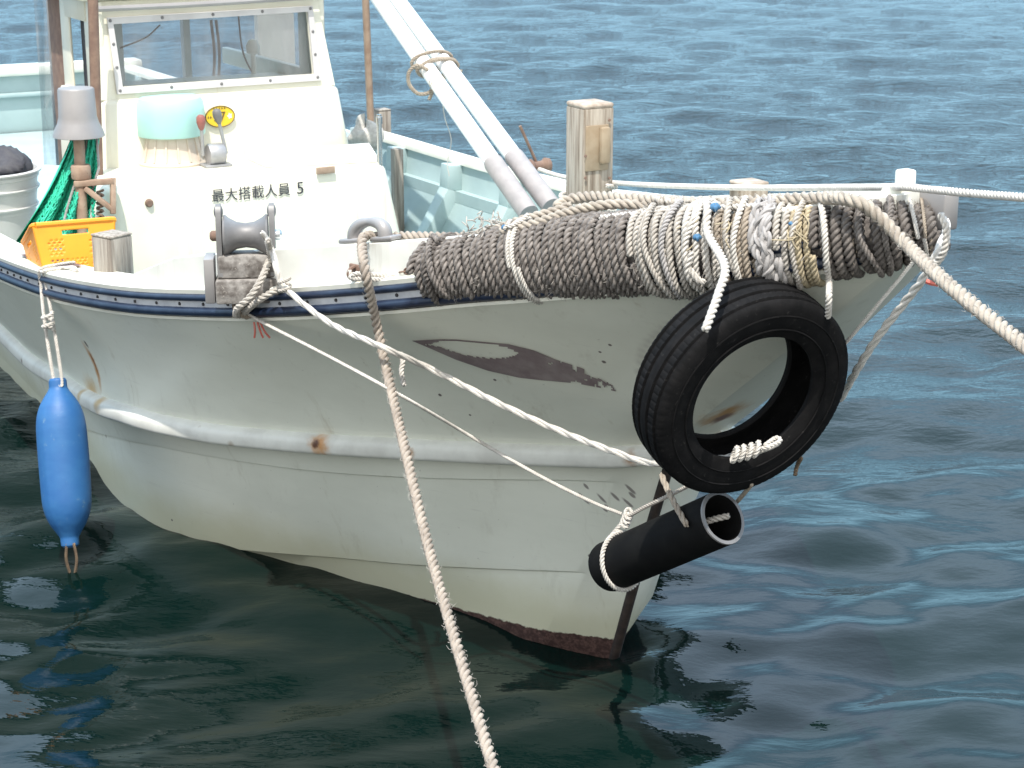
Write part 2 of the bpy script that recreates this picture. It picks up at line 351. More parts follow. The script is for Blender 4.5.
# ---------------------------------------------------------------- the boat: hull
boat = thing('fishing_boat', W(0, 0, 0), 'cream fishing boat with black tyre on its bow, moored by ropes in green water', 'fishing boat')
ROWS = dict(
 rail=[(1.20,.015,1.47),(1.0,.215,1.42),(.8,.315,1.368),(.6,.405,1.318),(.4,.50,1.27),(.2,.60,1.225),(0,.69,1.175),(-.3,.80,1.105),(-.6,.905,1.042),(-.9,1.005,.99),(-1.2,1.10,.946),(-1.5,1.17,.912),(-1.8,1.22,.884),(-2.2,1.255,.855),(-2.6,1.275,.832),(-3.2,1.285,.815),(-5,1.27,.80),(-8.3,1.10,.84)],
 strk=[(.31,.015,.78),(.2,.10,.742),(0,.22,.705),(-.3,.42,.663),(-.6,.60,.62),(-.9,.75,.577),(-1.2,.90,.545),(-1.5,1.02,.528),(-1.8,1.055,.492),(-2.2,1.03,.432),(-2.6,1.0,.384),(-3.2,.985,.33),(-8.3,.92,.33)],
 knuk=[(.25,.015,.655),(.2,.06,.634),(0,.19,.597),(-.3,.38,.54),(-.6,.55,.488),(-.9,.70,.445),(-1.2,.84,.415),(-1.5,.95,.385),(-1.8,1.00,.335),(-2.2,.975,.24),(-2.6,.94,.15),(-3.2,.92,.08),(-8.3,.86,.08)],
 chin=[(.11,.015,.30),(0,.10,.283),(-.3,.27,.22),(-.6,.42,.157),(-.9,.55,.10),(-1.2,.70,.045),(-1.5,.86,.0),(-1.8,.94,-.05),(-2.2,.93,-.13),(-3.2,.87,-.24),(-8.3,.80,-.24)],
 watr=[(.0,.014,0),(-.19,.17,-.012),(-.59,.345,-.02),(-1.15,.60,-.03),(-1.5,.78,-.07),(-1.8,.88,-.14),(-2.2,.87,-.21),(-3.2,.80,-.30),(-8.3,.74,-.3)],
 keel=[(-.12,.012,-.32),(-1.5,.014,-.42),(-8.3,.014,-.45)])
CAP = [(1.24,.04,1.65),(1.0,.232,1.59),(.8,.32,1.55),(.6,.405,1.51),(.4,.50,1.465),(.2,.60,1.42),(0,.69,1.378),(-.3,.79,1.318),(-.6,.895,1.258),(-.9,.995,1.195),(-1.2,1.09,1.132),(-1.5,1.16,1.085),(-1.8,1.21,1.045),(-2.2,1.245,1.0),(-2.6,1.265,.98),(-3.2,1.275,.96),(-4.5,1.265,.95),(-5,1.26,.93),(-8.3,1.09,.93)]
def row(tab, X):
    q = np.array(tab)[::-1]; return pchip(q[:, 0], q[:, 1], X), pchip(q[:, 0], q[:, 2], X)
NT_ = 150; tt = np.concatenate([[0], np.linspace(0, 1, NT_)[1:]**1.75])
def rowpts(nm, dw=0., dz=0.):
    tab = ROWS[nm]; X0, Xe = tab[0][0], tab[-1][0]; X = X0 + (Xe - X0)*tt; w, z = row(tab, X); return np.stack([X, np.maximum(w + dw*np.clip(tt*30, 0, 1), .012), z + dz], 1)
rl_, sk_, kn_ = rowpts('rail'), rowpts('strk'), rowpts('knuk')
prof = [rl_]
for q in np.linspace(0, 1, 9)[1:]:
    p = rl_*(1-q) + sk_*q; p[:, 1] -= .055*np.sin(np.pi*q)*np.exp(-((tt-.12)/.12)**2)*np.clip(tt*25, 0, 1); prof.append(np.maximum(p, [-99, .012, -9]))
for q in (.33, .66, 1): prof.append(sk_*(1-q) + kn_*q)
prof.append(rowpts('knuk', -.010, -.004))
ch_ = rowpts('chin'); k2 = prof[-1]
for q in (.2, .4, .6, .8, 1): prof.append(k2*(1-q) + ch_*q)
prof.append(rowpts('chin', -.012, -.006)); wt_ = rowpts('watr'); prof.append(prof[-1]*.5 + wt_*.5); prof.append(wt_); prof.append(rowpts('keel'))
G = np.array(prof)                                           # rows x stations x (X, w, z)
def bw(G): return FOOT + G[..., :1]*h3 + G[..., 1:2]*b3 + G[..., 2:]*z3
def fuller(d, k=.11): return k*np.exp(-d/.38)*(1 - np.exp(-d/.05))       # the port bow is the fuller one
mb = MB(); Gs, Gp = G*[1, -1, 1], G.copy(); kf = np.concatenate([[.11, .16, .20], np.full(9, .24), np.linspace(.22, .11, len(G)-14)])[:, None]; Gp[:-2, :, 1] += fuller(G[:-2, :1, 0] - G[:-2, :, 0], kf)
mb.grid(bw(Gs)); mb.grid(bw(Gp)); ns_ = len(prof)*NT_; mb.F += [(i*NT_, (i+1)*NT_, ns_ + (i+1)*NT_, ns_ + i*NT_) for i in range(len(prof)-1)]; bc = np.vstack([Gs.reshape(-1, 3), Gp.reshape(-1, 3)])
HULL_V, HULL_F = np.vstack(mb.V), list(mb.F)
bvh = BVHTree.FromPolygons([Vector(v) for v in HULL_V], HULL_F)
def onhull(u, v, off=.0):
    r = ray(u, v); p, n, i, d = bvh.ray_cast(Vector(CAM), Vector(unit(r)))
    if p is None: return None
    n = n if n.dot(Vector(r)) < 0 else -n
    return np.array(p + n*off)
def onpt(u, v, off, fb): q = onhull(u, v, off); return q if q is not None else fb
a_, b_ = [i*NT_ + NT_-1 for i in range(len(prof))], [len(prof)*NT_ + i*NT_ + NT_-1 for i in range(len(prof))]
for i in range(len(prof)-1): mb.F.append((a_[i], a_[i+1], b_[i+1], b_[i]))
# hull paint: cream green topsides, dark boot stripe by the waterline, rust where fittings weep
t = NT('hull_paint'); bcn = t.new('ShaderNodeAttribute', attribute_name='bc').outputs['Vector']
sep = t.new('ShaderNodeSeparateXYZ'); t.link(bcn, sep.inputs[0])
f = t.ramp(t.noise(3, 6, .6, bcn, (.6, 1, 1.6)), .3, .75); col = t.mix(f, (.77, .78, .685), (.695, .705, .615))
col = t.mix(t.math('MULTIPLY', t.ramp(t.noise(11, 6, .7, bcn, (1, 1, .35)), .56, .80), .40), col, (.42, .40, .32))
col = t.mix(t.math('MULTIPLY', t.ramp(t.noise(55, 3, .6, bcn, (1, 1, 1)), .70, .76), .35), col, (.25, .23, .2))
col = t.mix(t.math('MULTIPLY', t.ramp(t.noise(4, 5, .75, bcn, (.7, 1, 16)), .60, .74), .30), col, (.46, .45, .40))
col = t.mix(t.math('MULTIPLY', t.ramp(t.noise(9, 4, .7, bcn, (1.4, 1, .12)), .60, .78), .42), col, (.40, .36, .25))
scum = t.math('ADD', sep.outputs['Z'], t.math('MULTIPLY', t.noise(9, 5, .6, bcn), -.10))
col = t.mix(t.math('MULTIPLY', t.math('SUBTRACT', 1, t.ramp(scum, .02, .22)), .55), col, (.48, .45, .25))
def spot(u, v, r, colr, stretch=None, k=1., soft=.5, nscale=30, namp=.35):
    global col
    p = onhull(u, v) if not isinstance(u, np.ndarray) else u
    if p is None: return
    c = toB(p); d = t.vec('SUBTRACT', bcn, c).outputs[0]
    if stretch is not None:
        a = unit(stretch); dt = t.vec('DOT_PRODUCT', d, a).outputs['Value']
        sc = t.new('ShaderNodeVectorMath', operation='SCALE'); sc.inputs[0].default_value = tuple(a); t.link(t.math('MULTIPLY', dt, 1-1/k), sc.inputs['Scale'])
        d = t.vec('SUBTRACT', d, sc.outputs[0]).outputs[0]
    L = t.math('DIVIDE', t.vec('LENGTH', d).outputs['Value'], r)
    L = t.math('ADD', L, t.math('MULTIPLY', t.math('SUBTRACT', t.noise(nscale, 4, .65, bcn), .5), namp*2))
    m = t.math('SUBTRACT', 1, t.ramp(L, 1-soft, 1)); col = t.mix(m, col, colr)
def bdir(u1, v1, u2, v2): 
    a, b = onhull(u1, v1), onhull(u2, v2); return toB(b) - toB(a)
st_d = bdir(86, 342, 103, 386)
spot(95, 366, .030, (.52, .24, .06), st_d, 6., .95); spot(94, 362, .009, (.26, .09, .03), st_d, 9, .8); spot(86, 344, .011, (.10, .045, .025), st_d, 2)
spot(92, 390, .075, (.56, .40, .20), bdir(60, 380, 120, 404), 2.2, .95)
spot(724, 414, .105, (.52, .27, .07), None, 1, .9, 22, .5); spot(722, 418, .05, (.15, .055, .03), None, 1, .7, 30, .5); spot(106, 436, .012, (.3, .27, .22))
for q in range(9): spot(rng.uniform(575, 640), rng.uniform(486, 510), .007, (.27, .25, .23), bdir(600, 490, 615, 505), rng.uniform(2, 5), .5)
for u, v, r in ((440, 395, .007), (495, 380, .007), (610, 345, .007), (600, 352, .006), (604, 362, .008), (172, 520, .006), (590, 556, .009), (603, 560, .010), (617, 557, .008), (470, 415, .005)): spot(u, v, r, (.13, .11, .10))
# scuff ring left by the tyre on the bow
for q in np.linspace(0, 1, 14): spot(640 + 60*q**1.9, 372 - 62*q**.75, .026, (.56, .555, .49), None, 1, 1., 40, .3)
line = t.math('SUBTRACT', sep.outputs['Z'], t.math('ADD', t.math('MULTIPLY', sep.outputs['X'], .045), .040))
line = t.math('ADD', line, t.math('MULTIPLY', t.noise(34, 5, .7, bcn), -.030))
boot = t.math('SUBTRACT', 1, t.ramp(line, -.012, -.006))
grow = t.mix(t.ramp(t.noise(60, 5, .7, bcn), .4, .65), (.040, .018, .015), (.115, .062, .05))
col = t.mix(boot, col, grow); t.color(col); t.rough(t.math('ADD', t.math('MULTIPLY', boot, .3), .42))
bh = t.math('ADD', t.math('MULTIPLY', t.noise(5, 3, .5, bcn), 1.), t.math('MULTIPLY', t.math('MULTIPLY', t.noise(90, 3, .6, bcn), boot), 1.5)); t.bump(bh, .16, .012)
M['hull'] = t.m
hull = build('hull', mb, t.m, boat, attr=bc, sharp=24)

def side_path(tabname, sy, X0, X1, n=120, dw=0., dz=0.):
    tab = ROWS.get(tabname, CAP); X = np.linspace(X0, X1, n); w, z = row(tab, X)
    if sy > 0: w = w + fuller(tab[0][0] - X, .24 if tabname == 'strk' else .11)
    return bw(np.stack([X, sy*(w + dw), z + dz], 1))
def sweep(mb, P, sy, section):
    """section: (outward, up) pairs carried along a path on the boat's side"""
    T = np.gradient(P, axis=0); T /= np.linalg.norm(T, axis=1)[:, None]; n = len(P)
    O = np.cross(T, z3); O /= np.linalg.norm(O, axis=1)[:, None]
    s = np.sign((O[n//2] @ b3)*sy); O *= s
    S = np.array([[p + o*a + z3*b for a, b in section] for p, o in zip(P, O)]); mb.grid(S, True)
    k = mb.n - n*len(section); m = len(section); mb.F += [tuple(range(k, k+m)), tuple(range(mb.n-m, mb.n))]
def rnd(a, b, r_o, r_z, n=9):                                # half-round section
    return [(a + r_o*math.cos(x), b + r_z*math.sin(x)) for x in np.linspace(-math.pi/2, math.pi/2, n)] + [(a - .02, b + r_z), (a - .02, b - r_z)]
def rusty(mat, spots):
    t = NT('_'); bpy.data.materials.remove(t.m); t.m = mat; t.t = mat.node_tree; t.p = t.t.nodes['Principled BSDF']
    pos = t.new('ShaderNodeNewGeometry').outputs['Position']; col = t.p.inputs['Base Color'].links[0].from_socket
    for p, r, c, soft in spots:
        L = t.math('DIVIDE', t.vec('LENGTH', t.vec('SUBTRACT', pos, p).outputs[0]).outputs['Value'], r)
        L = t.math('ADD', L, t.math('MULTIPLY', t.math('SUBTRACT', t.noise(34, 4, .65, pos), .5), .9)); col = t.mix(t.math('SUBTRACT', 1, t.ramp(L, 1-soft, 1)), col, c)
    t.color(col)
def on_strake(u, dz):
    P = side_path('strk', -1, .27, -4, 400); q = np.array([project(p)[0] for p in P]); i = int(np.argmin(abs(q - u))); return P[i] - b3*.034 + z3*dz
rusty(M['strake'], [(on_strake(329, -.022), .060, (.50, .24, .07), .95), (on_strake(328, -.020), .022, (.10, .04, .02), .6), (on_strake(423, -.03), .022, (.40, .20, .07), .8), (on_strake(640, -.03), .034, (.34, .17, .07), .9), (on_strake(106, -.0), .06, (.52, .37, .18), .95), (on_strake(88, .0), .05, (.50, .36, .18), .95), (on_strake(240, -.045), .02, (.4, .35, .28), .9), (on_strake(30, -.03), .02, (.2, .15, .12), .9)])
for sy in (-1, 1):
    mb = MB(); sec = [(-.02, .012)] + [(.002 + .036*math.cos(x)**.8, -.03 + .042*math.sin(x)) for x in np.linspace(math.pi/2, -math.pi/2, 11)] + [(-.02, -.07)]
    sec = [(-.03, .016), (.006, .010), (.026, .002), (.034, -.006), (.038, -.016), (.038, -.040), (.035, -.049), (.028, -.053), (-.03, -.060)]
    sweep(mb, side_path('strk', sy, .27, -8.2, 200), sy, sec); build('rub_strake', mb, M['strake'], boat, sharp=50)
    mb = MB(); sweep(mb, side_path('rail', sy, 1.17, -8.2, 200), sy, [(-.03, 0), (.008, 0), (.010, .010), (-.03, .012)]); build('hull_lip', mb, M['cap'], boat)
    mb = MB(); sweep(mb, side_path('rail', sy, 1.17, -8.2, 200), sy, rnd(.008, .0275, .020, .0155)); lowr = build('rub_rail', mb, M['navy'], boat)
    mb = MB(); sweep(mb, side_path('rail', sy, 1.17, -8.2, 200), sy, rnd(.008, .073, .017, .012)); build('rub_rail', mb, M['navy'], boat)
    mb = MB(); sweep(mb, side_path('rail', sy, 1.17, -8.2, 200), sy, [(-.03, .0425), (.012, .0425), (.013, .0615), (-.03, .0615)]); strip = build('rail_strip', mb, M['strip'], boat)
    if sy < 0:
        proto = None; X = .2
        while X > -3.3:
            w, z = row(ROWS['rail'], np.array([X])); p = W(X, -w[0] - .012, z[0] + .052)
            if proto is None:
                mb = MB(); mb.lathe(p, -b3, [(.0001, .006), (.004, .006), (.0052, .003), (.0052, -.004)], 10); proto = build('rail_bolt', mb, M['black'], strip, origin=p); p0 = p
            else: dup(proto, p - p0, strip)
            X -= .115 if X > -1.9 else .075
    # gunwale plank and bulwark
    Xa = -8.25; mb = MB(); sweep(mb, side_path('rail', sy, 1.05 if sy < 0 else -4.6, Xa, 170), sy, [(.010, .081), (.014, .098), (.004, .104), (-.135, .106), (-.140, .084)])
    gw = build('gunwale', mb, M['cap'], boat, sharp=50)
    if sy < 0:
        X = np.concatenate([np.linspace(1.22, -1.00, 120), [-1.07, -1.20, -1.33]]); w, z = row(CAP, X); wr, zr = row(ROWS['rail'], X)
        z[-3:] = [z[-4]-.028, z[-4]-.082, zr[-1] + .110]; low = zr + .10
    else:
        X = np.linspace(1.19, -4.62, 170); w, z = row(CAP, X); wr, zr = row(ROWS['rail'], X); low = zr + .10; wr = wr + fuller(1.2 - X)
    sec = np.array([[(x, sy*(a - .012), l), (x, sy*(a - .012), zz - .004), (x, sy*(a - .018), zz), (x, sy*(a - .05), zz), (x, sy*(a - .056), zz - .004), (x, sy*(a - .056), l)] for x, a, zz, l in zip(X, wr, z, low)])
    mb = MB(); mb.grid(bw(sec), True); mb.F += [tuple(range(6)), tuple(range(mb.n-6, mb.n))]; build('bulwark', mb, M['white'] if sy < 0 else M['teal'], boat, sharp=40)
    if sy > 0:
        mb = MB(); P = bw(np.stack([X, wr - .03, z], 1)); sweep(mb, P, sy, [(.03, -.022), (.034, .0), (.03, .008), (-.055, .008), (-.06, 0), (-.06, -.022)]); build('bulwark_cap', mb, M['cap'], boat, sharp=50)
    # inner lining with frames
    X = np.linspace(-.8, -8.2, 110); w, z = row(ROWS['rail'], X); ws, zs = row(ROWS['strk'], X); wk, zk = row(ROWS['knuk'], X)
    wt2, zt2 = (np.where(X > -4.6, w, w), np.where(X > -4.6, row(CAP, X)[1] - .02, z + .082)) if sy > 0 else (w, z + .082)
    G2 = np.array([[(x, sy*(a - .075), zt), (x, sy*(a - .085), zz), (x, sy*(c - .07), e), (x, sy*(g_ - .06), k_)] for x, a, zt, zz, c, e, g_, k_ in zip(X, w, zt2, z, ws, zs, wk, zk)])
    mb = MB(); mb.grid(bw(G2)); lining = build('inner_lining', mb, M['teal'], boat)
    mb = MB(); P = bw(np.stack([X, sy*(w - .10), z - .02], 1)); sweep(mb, P, sy, [(.02, -.035), (.02, .02), (-.02, .02), (-.02, -.035)]); build('stringer', mb, M['teal'], lining)
    for x in np.arange(-1.52, -8, -.62):
        i = int(np.argmin(abs(X - x))); g3 = bw(G2[i]); mb = MB()
        for p, q in zip(g3[:-1], g3[1:]): mb.bar(p - sy*b3*.035, q - sy*b3*.035, .085, .09, h3, .006)
        build('frame_rib', mb, M['teal'], lining)
# inner lining above the gunwale of the raised port bulwark
X = np.linspace(.9, -4.6, 80); w, z = row(ROWS['rail'], X); wc, zc = row(CAP, X)
# decks
X = np.linspace(1.0, -.75, 40); w, z = row(ROWS['rail'], X); mb = MB(); mb.grid(bw(np.array([[(x, -(a-.06), zz+.055), (x, 0, zz+.075), (x, a-.06, zz+.055)] for x, a, zz in zip(X, w, z)]))); build('foredeck', mb, M['cap'], boat)
mb = MB(); mb.grid(np.array([[W(-.75, -.88, 1.07), W(-.75, .88, 1.07)], [W(-.75, -.58, .62), W(-.75, .58, .62)], [W(-.75, -.5, .43), W(-.75, .5, .43)]])); build('foredeck_bulkhead', mb, M['teal'], boat)
X = np.linspace(-.7, -8.2, 60); w, z = row(ROWS['knuk'], X); mb = MB(); mb.grid(bw(np.array([[(x, -(a-.02), .52), (x, a-.02, .52)] for x, a in zip(X, w)]))); build('deck', mb, M['teal'], boat)
# transom bulwark at the stern
mb = MB(); mb.box(W(-8.25, 0, .66), (.06, 2.2, .50), AX, .01); build('transom', mb, M['teal'], boat)
mb = MB(); mb.box(W(-8.25, 0, .945), (.16, 2.34, .07), AX, .02); build('transom_cap', mb, M['cap'], boat)
mb = MB(); mb.box(W(-8.20, 0, .78), (.03, 2.2, .03), AX, .008); build('transom_stringer', mb, M['teal'], boat)
# stem bar, dark and chafed, up to the tyre
mb = MB(); sp_ = np.array([(-.14, 0, -.32), (-.02, 0, -.06), (.012, 0, .02), (.115, 0, .30), (.255, 0, .655), (.315, 0, .79)]); P, _ = smooth_path(bw(sp_), .03); mb.tube(P, .017, 10); build('stem_bar', mb, M['stem'], boat)
# pale stem head and its end plate
p = hit(905, 186, Y=0.02); tp = p
mb = MB(); mb.box(hit(905, 185, X=1.10) , (.035, .040, .075), AX, .006); build('stem_post', mb, M['white'], boat)
p = hit(950, 212, X=1.30); mb = MB(); mb.box(p - h3*.07, (.15, .045, .085), AX, .006); build('stem_head', mb, M['lampgrey'], boat)
# faded painted mark on the bow, chipped at its tail
up_ = [(412,340),(440,338.6),(457,338.8),(481,341),(509,343.5),(534,349.7),(556,359),(581,367),(600,375),(616,385.6),(631,397)]
lo_ = [(412,340),(431,348),(456,359),(488,370),(519,377),(541,379.5),(575,382.5),(600,387),(619,391.5),(631,397)]
hole = [(426,344,344),(440,340.5,346.5),(457,339.8,352),(475,342,356.2),(494,343.5,358),(508,347,357),(516,351,354.5),(519,353,353)]
mb = MB(); us = np.arange(412, 631.1, 1.5); iu = lambda T, u: np.interp(u, [q[0] for q in T], [q[1] for q in T])
def band(u0, u1, v0, v1, v2, v3):
    c = [onhull(u0, v0, .0025), onhull(u0, v1, .0025), onhull(u1, v3, .0025), onhull(u1, v2, .0025)]
    if all(x is not None for x in c): mb.add(c, [(0, 1, 2, 3)])
lat = rng.random((40, 120))
def vn(u, v, k):
    x, y = u/k, v/k; i, j = int(x) % 119, int(y) % 39; f, g_ = x - int(x), y - int(y)
    return (lat[j, i]*(1-f) + lat[j, i+1]*f)*(1-g_) + (lat[j+1, i]*(1-f) + lat[j+1, i+1]*f)*g_
for u0, u1 in zip(us[:-1], us[1:]):
    um = (u0 + u1)/2; t0, t1, l0, l1 = iu(up_, u0), iu(up_, u1), iu(lo_, u0), iu(lo_, u1); n = max(1, int(round((max(l0 - t0, l1 - t1))/1.5)))
    hx = [q[0] for q in hole]; ha, hb = (np.interp(um, hx, [q[1] for q in hole]), np.interp(um, hx, [q[2] for q in hole])) if 426 < um < 519 else (1, 0)
    for k in range(n):
        f0, f1 = k/n, (k+1)/n; vm = (t0 + t1)/2*(1 - (f0+f1)/2) + (l0 + l1)/2*(f0+f1)/2
        if ha < vm < hb: continue
        edge = min((f0+f1)/2, 1 - (f0+f1)/2)*2; wear = .18 + .40*np.clip((um - 520)/105, 0, 1)**1.5 - .30*edge*(um < 585) + (.22 if (f0+f1)/2 < .3 and um > 530 else 0)
        if .6*vn(um, vm*1.6, 6.) + .4*vn(um + 31, vm + 17, 2.4) < wear: continue
        band(u0, u1, t0*(1-f0) + l0*f0, t0*(1-f1) + l0*f1, t1*(1-f0) + l1*f0, t1*(1-f1) + l1*f1)
build('bow_emblem', mb, M['emblem'], hull, label='faded purple crescent painted on the bow', sharp=None)

# ---------------------------------------------------------------- housing ahead of the wheelhouse
BX = -2.66
fl, fr = toB(hit(116, 186, X=BX)), toB(hit(393, 169, X=BX)); topz = 1.10
yL, yR = -.745, .49
prof4 = [(yL - .03, yR + .14, .45), (yL - .022, yR + .08, .75), (yL, yR + .01, topz - .03), (yL + .012, yR, topz - .008), (yL + .03, yR - .015, topz)]
def housing_ring(y0, y1, z, x0, x1, r=.055, n=6):
    out = []
    for cx, cy, a0 in ((x1 - r, y0 + r, -math.pi/2), (x1 - r, y1 - r, 0), (x0, y1, None), (x0, y0, None)):
        if a0 is None: out.append((cx, cy, z)); continue
        for a in np.linspace(a0, a0 + math.pi/2, n): out.append((cx + r*math.cos(a), cy + r*math.sin(a), z))
    return out
rings = [housing_ring(a, b, z, -3.3, BX - (0 if z < topz - .02 else .012 if z < topz - .001 else .03)) for a, b, z in prof4]
mb = MB(); mb.grid(bw(np.array(rings)), True); k = len(rings[0]); mb.F.append(tuple(range(mb.n - k, mb.n)))
housing = build('engine_housing', mb, M['cabin'], boat, sharp=50)
# hatch lid
q = [hit(246, 159, Z=topz), hit(266, 168, Z=topz), hit(377, 162.5, Z=topz), hit(369, 150, Z=topz)]
mb = MB(); mb.prism([x + z3*.002 for x in q], z3*.030); lid = build('hatch_lid', mb, M['white'], housing)
mb = MB(); p = hit(325, 170, X=BX + .003); mb.box(p + h3*.006, (.012, .085, .03), AX, .003); build('rusty_hinge', mb, M['rustlt'], housing, label='rusty brown hinge plate under the hatch lid')
# drain fitting
p = hit(149, 203, X=BX); mb = MB(); mb.lathe(p, h3, [(.0001, .012), (.012, .012), (.017, .006), (.018, -.004)], 16); build('drain_fitting', mb, M['rust'], housing)
# stainless pin on the housing's corner and ring beside the lid
pp = hit(380, 163, Z=topz); mb = MB(); mb.tube([pp - z3*.01, pp + z3*.21], .011, 10); mb.lathe(pp + z3*.17, z3, [(.014, 0), (.014, .03), (.011, .032)], 12); build('steel_pin', mb, M['steel'], housing)
pr_ = hit(335, 146, Z=topz); mb = MB(); mb.tube([pr_ + b3*.05*math.cos(a) + z3*(.005 + .05*math.sin(a)) for a in np.linspace(-.5, math.pi+.5, 20)], .012, 8); build('lifting_ring', mb, M['lampgrey'], housing)
# lettering
def text(name, body, size, o, right, up, mat, parent, extr=.0004, align='LEFT'):
    c = bpy.data.curves.new(name, 'FONT'); c.body = body; c.size = size; c.extrude = extr; c.align_x = align; c.resolution_u = 3
    ob = bpy.data.objects.new(name, c); scene.collection.objects.link(ob); c.materials.append(mat)
    right = unit(right); n = unit(np.cross(right, up)); up = np.cross(n, right)
    dg = bpy.context.evaluated_depsgraph_get(); me = bpy.data.meshes.new_from_object(ob.evaluated_get(dg)); bpy.data.objects.remove(ob); bpy.data.curves.remove(c)
    me.name = name; me.materials.clear(); me.materials.append(mat); ob = bpy.data.objects.new(name, me); scene.collection.objects.link(ob)
    ob.parent = parent; ob.matrix_local = Matrix.Translation(Vector(np.asarray(o) - ORIG[parent.name])) @ Matrix(np.array([right, up, n]).T.tolist()).to_4x4()
    return ob
c0 = hit(211.5, 201.5, X=BX + .004)
letters = text('lettering', '最大搭載人員', .0585, c0, b3, z3, M['ink'], housing)
text('lettering_figure', '5', .074, hit(296.5, 194.2, X=BX + .004), b3, z3, M['ink'], housing)
# mushroom ventilator
vb = hit(172.5, 163, Z=topz); mb = MB()
mb.lathe(vb, z3, [(.148, -.002), (.150, .008), (.138, .02), (.128, .06), (.118, .115), (.112, .14)], 40); vent = build('ventilator', mb, M['ventbase'], housing)
mb = MB()
for a in np.linspace(0, 2*math.pi, 16, endpoint=False): 
    d = np.array([math.cos(a), math.sin(a), 0]); mb.bar(vb + d*.138 + z3*.02, vb + d*.114 + z3*.13, .010, .008, np.cross(d, z3))
build('base_rib', mb, M['ventbase'], vent)
mb = MB(); mb.lathe(vb + z3*.128, z3, [(.10, .0), (.143, -.004), (.148, .004), (.148, .10), (.145, .135), (.135, .155), (.11, .164), (.0001, .168)], 48); build('ventilator_cap', mb, M['ventcap'], vent)
# throttle levers
lb = hit(216, 166, Z=topz); mb = MB(); mb.box(lb + z3*.006, (.09, .12, .012), AX, .004); mb.lathe(lb - b3*.035 + z3*.05, b3, [(.0001, 0), (.044, 0), (.048, .008), (.048, .06), (.044, .07), (.0001, .07)], 24); mb.box(lb + z3*.03, (.05, .06, .05), AX, .006)
lev = build('control_lever', mb, M['galv'], housing)
for (u0, v0, u1, v1, mm, dy) in ((210, 163, 201, 122, 'knobred', -.055), (223, 157, 217.5, 116, 'grey', .05)):
    a = lb + b3*dy + z3*.05; b_ = hit(u1, v1, X=toB(a)[0] + .02); mb = MB(); mb.tube([a, b_ - (b_-a)*.08], .0075, 8); arm = build('lever_arm', mb, M['galv'], lev)
    d = unit(b_ - a); mb = MB(); mb.lathe(b_ - d*.035, d, [(.008, 0), (.014, .012), (.020, .035), (.019, .055), (.012, .064), (.0001, .066)], 16); build('lever_knob', mb, M[mm], arm)

# ---------------------------------------------------------------- wheelhouse
FX = -3.12
def fp(Y, z): return W(FX - .035*(z > 1.385) - .16*max(0, z - 1.385), Y, z)
LZ = 1.385
yl0, yr0 = toB(hit(101, 150, X=FX))[1], toB(hit(350, 150, X=FX))[1]
yl1, yr1 = toB(hit(100, 60, X=FX-.08))[1], toB(hit(331, 80, X=FX-.06))[1]; yr2 = toB(hit(318, 2, X=FX-.09))[1]
house = None
mb = MB(); r0 = [(FX, yl0, 1.0), (FX, yr0 + .02, 1.0), (-4.5, yr0 + .02, 1.0), (-4.5, yl0, 1.0)]
def ring2(y0, y1, z, x, r=.05): return housing_ring(y0, y1, z, -3.75, x, r)
rs = [ring2(yl0, yr0 + .035, .45, FX), ring2(yl0, yr0 + .01, 1.12, FX), ring2(yl0 + .01, yr0 - .03, LZ - .02, FX - .012), ring2(yl0 + .02, yr0 - .042, LZ, FX - .03), ring2(yl0 + .08, yr0 - .09, LZ + .001, FX - .09)]
mb.grid(bw(np.array(rs)), True); k = len(rs[0]); mb.F.append(tuple(range(mb.n-k, mb.n))); house = build('wheelhouse', mb, M['cabin'], boat, sharp=50)
# upper front with its window opening
wc_ = [toB(hit(u, v, X=FX - .09))[1:] for u, v in ((109, 20), (309, 8.5), (316, 78), (119, 91))]
def FPt(u, v):                                               # point of the raked front
    for X in (FX - .05,):
        for _ in range(8):
            q = toB(hit(u, v, X=X)); X = FX - .035 - .16*max(0, q[2] - LZ)
    return toB(hit(u, v, X=X))
wi = [FPt(*q) for q in ((112.5, 24), (307, 11.5), (313, 74), (122, 87))]; TOPZ = 1.79
oc = [np.array([FX - .035 - .16*(TOPZ - LZ), yl1 - .015, TOPZ]), np.array([FX - .035 - .16*(TOPZ - LZ), FPt(316, -4)[1], TOPZ]), np.array([FX - .035, FPt(335, 86)[1], LZ]), np.array([FX - .035, yl1 - .02, LZ])]
mb = MB(); th = np.array([-.035, 0, 0])
for i in range(4):
    j = (i + 1) % 4; q = [oc[i], oc[j], wi[j], wi[i]]; mb.prism([W(*x) for x in q], -h3*.035)
build('front_panel', mb, M['cabin'], house, sharp=30)
mb = MB(); wo_ = [FPt(*q) for q in ((106, 17.5), (311.5, 5.5), (320, 80), (116.5, 94))]
for i in range(4):
    j = (i + 1) % 4; mb.prism([W(*x) + h3*.004 for x in (wo_[i], wo_[j], wi[j], wi[i])], h3*.010)
M['frame'] = simple('white_window_trim', (.60, .58, .57), (.50, .48, .475), 9, rough=.5, dirt=((.36, .33, .31), .66)); wfr = build('window_frame', mb, M['frame'], house, sharp=30)
for i in range(4):
    j = (i + 1) % 4; n = 4 if i % 2 == 0 else 3
    for q in range(n):
        a = (wo_[i]*(1-q/n) + wo_[j]*(q/n))*.5 + (wi[i]*(1-q/n) + wi[j]*(q/n))*.5; mb = MB(); mb.lathe(W(*a) + h3*.013, h3, [(.0001, .004), (.005, .004), (.008, 0)], 10); build('screw', mb, M['grey'], wfr)
mb = MB(); mb.prism([W(*x) - h3*.012 for x in wi], -h3*.005); build('window_pane', mb, M['glass'], house)
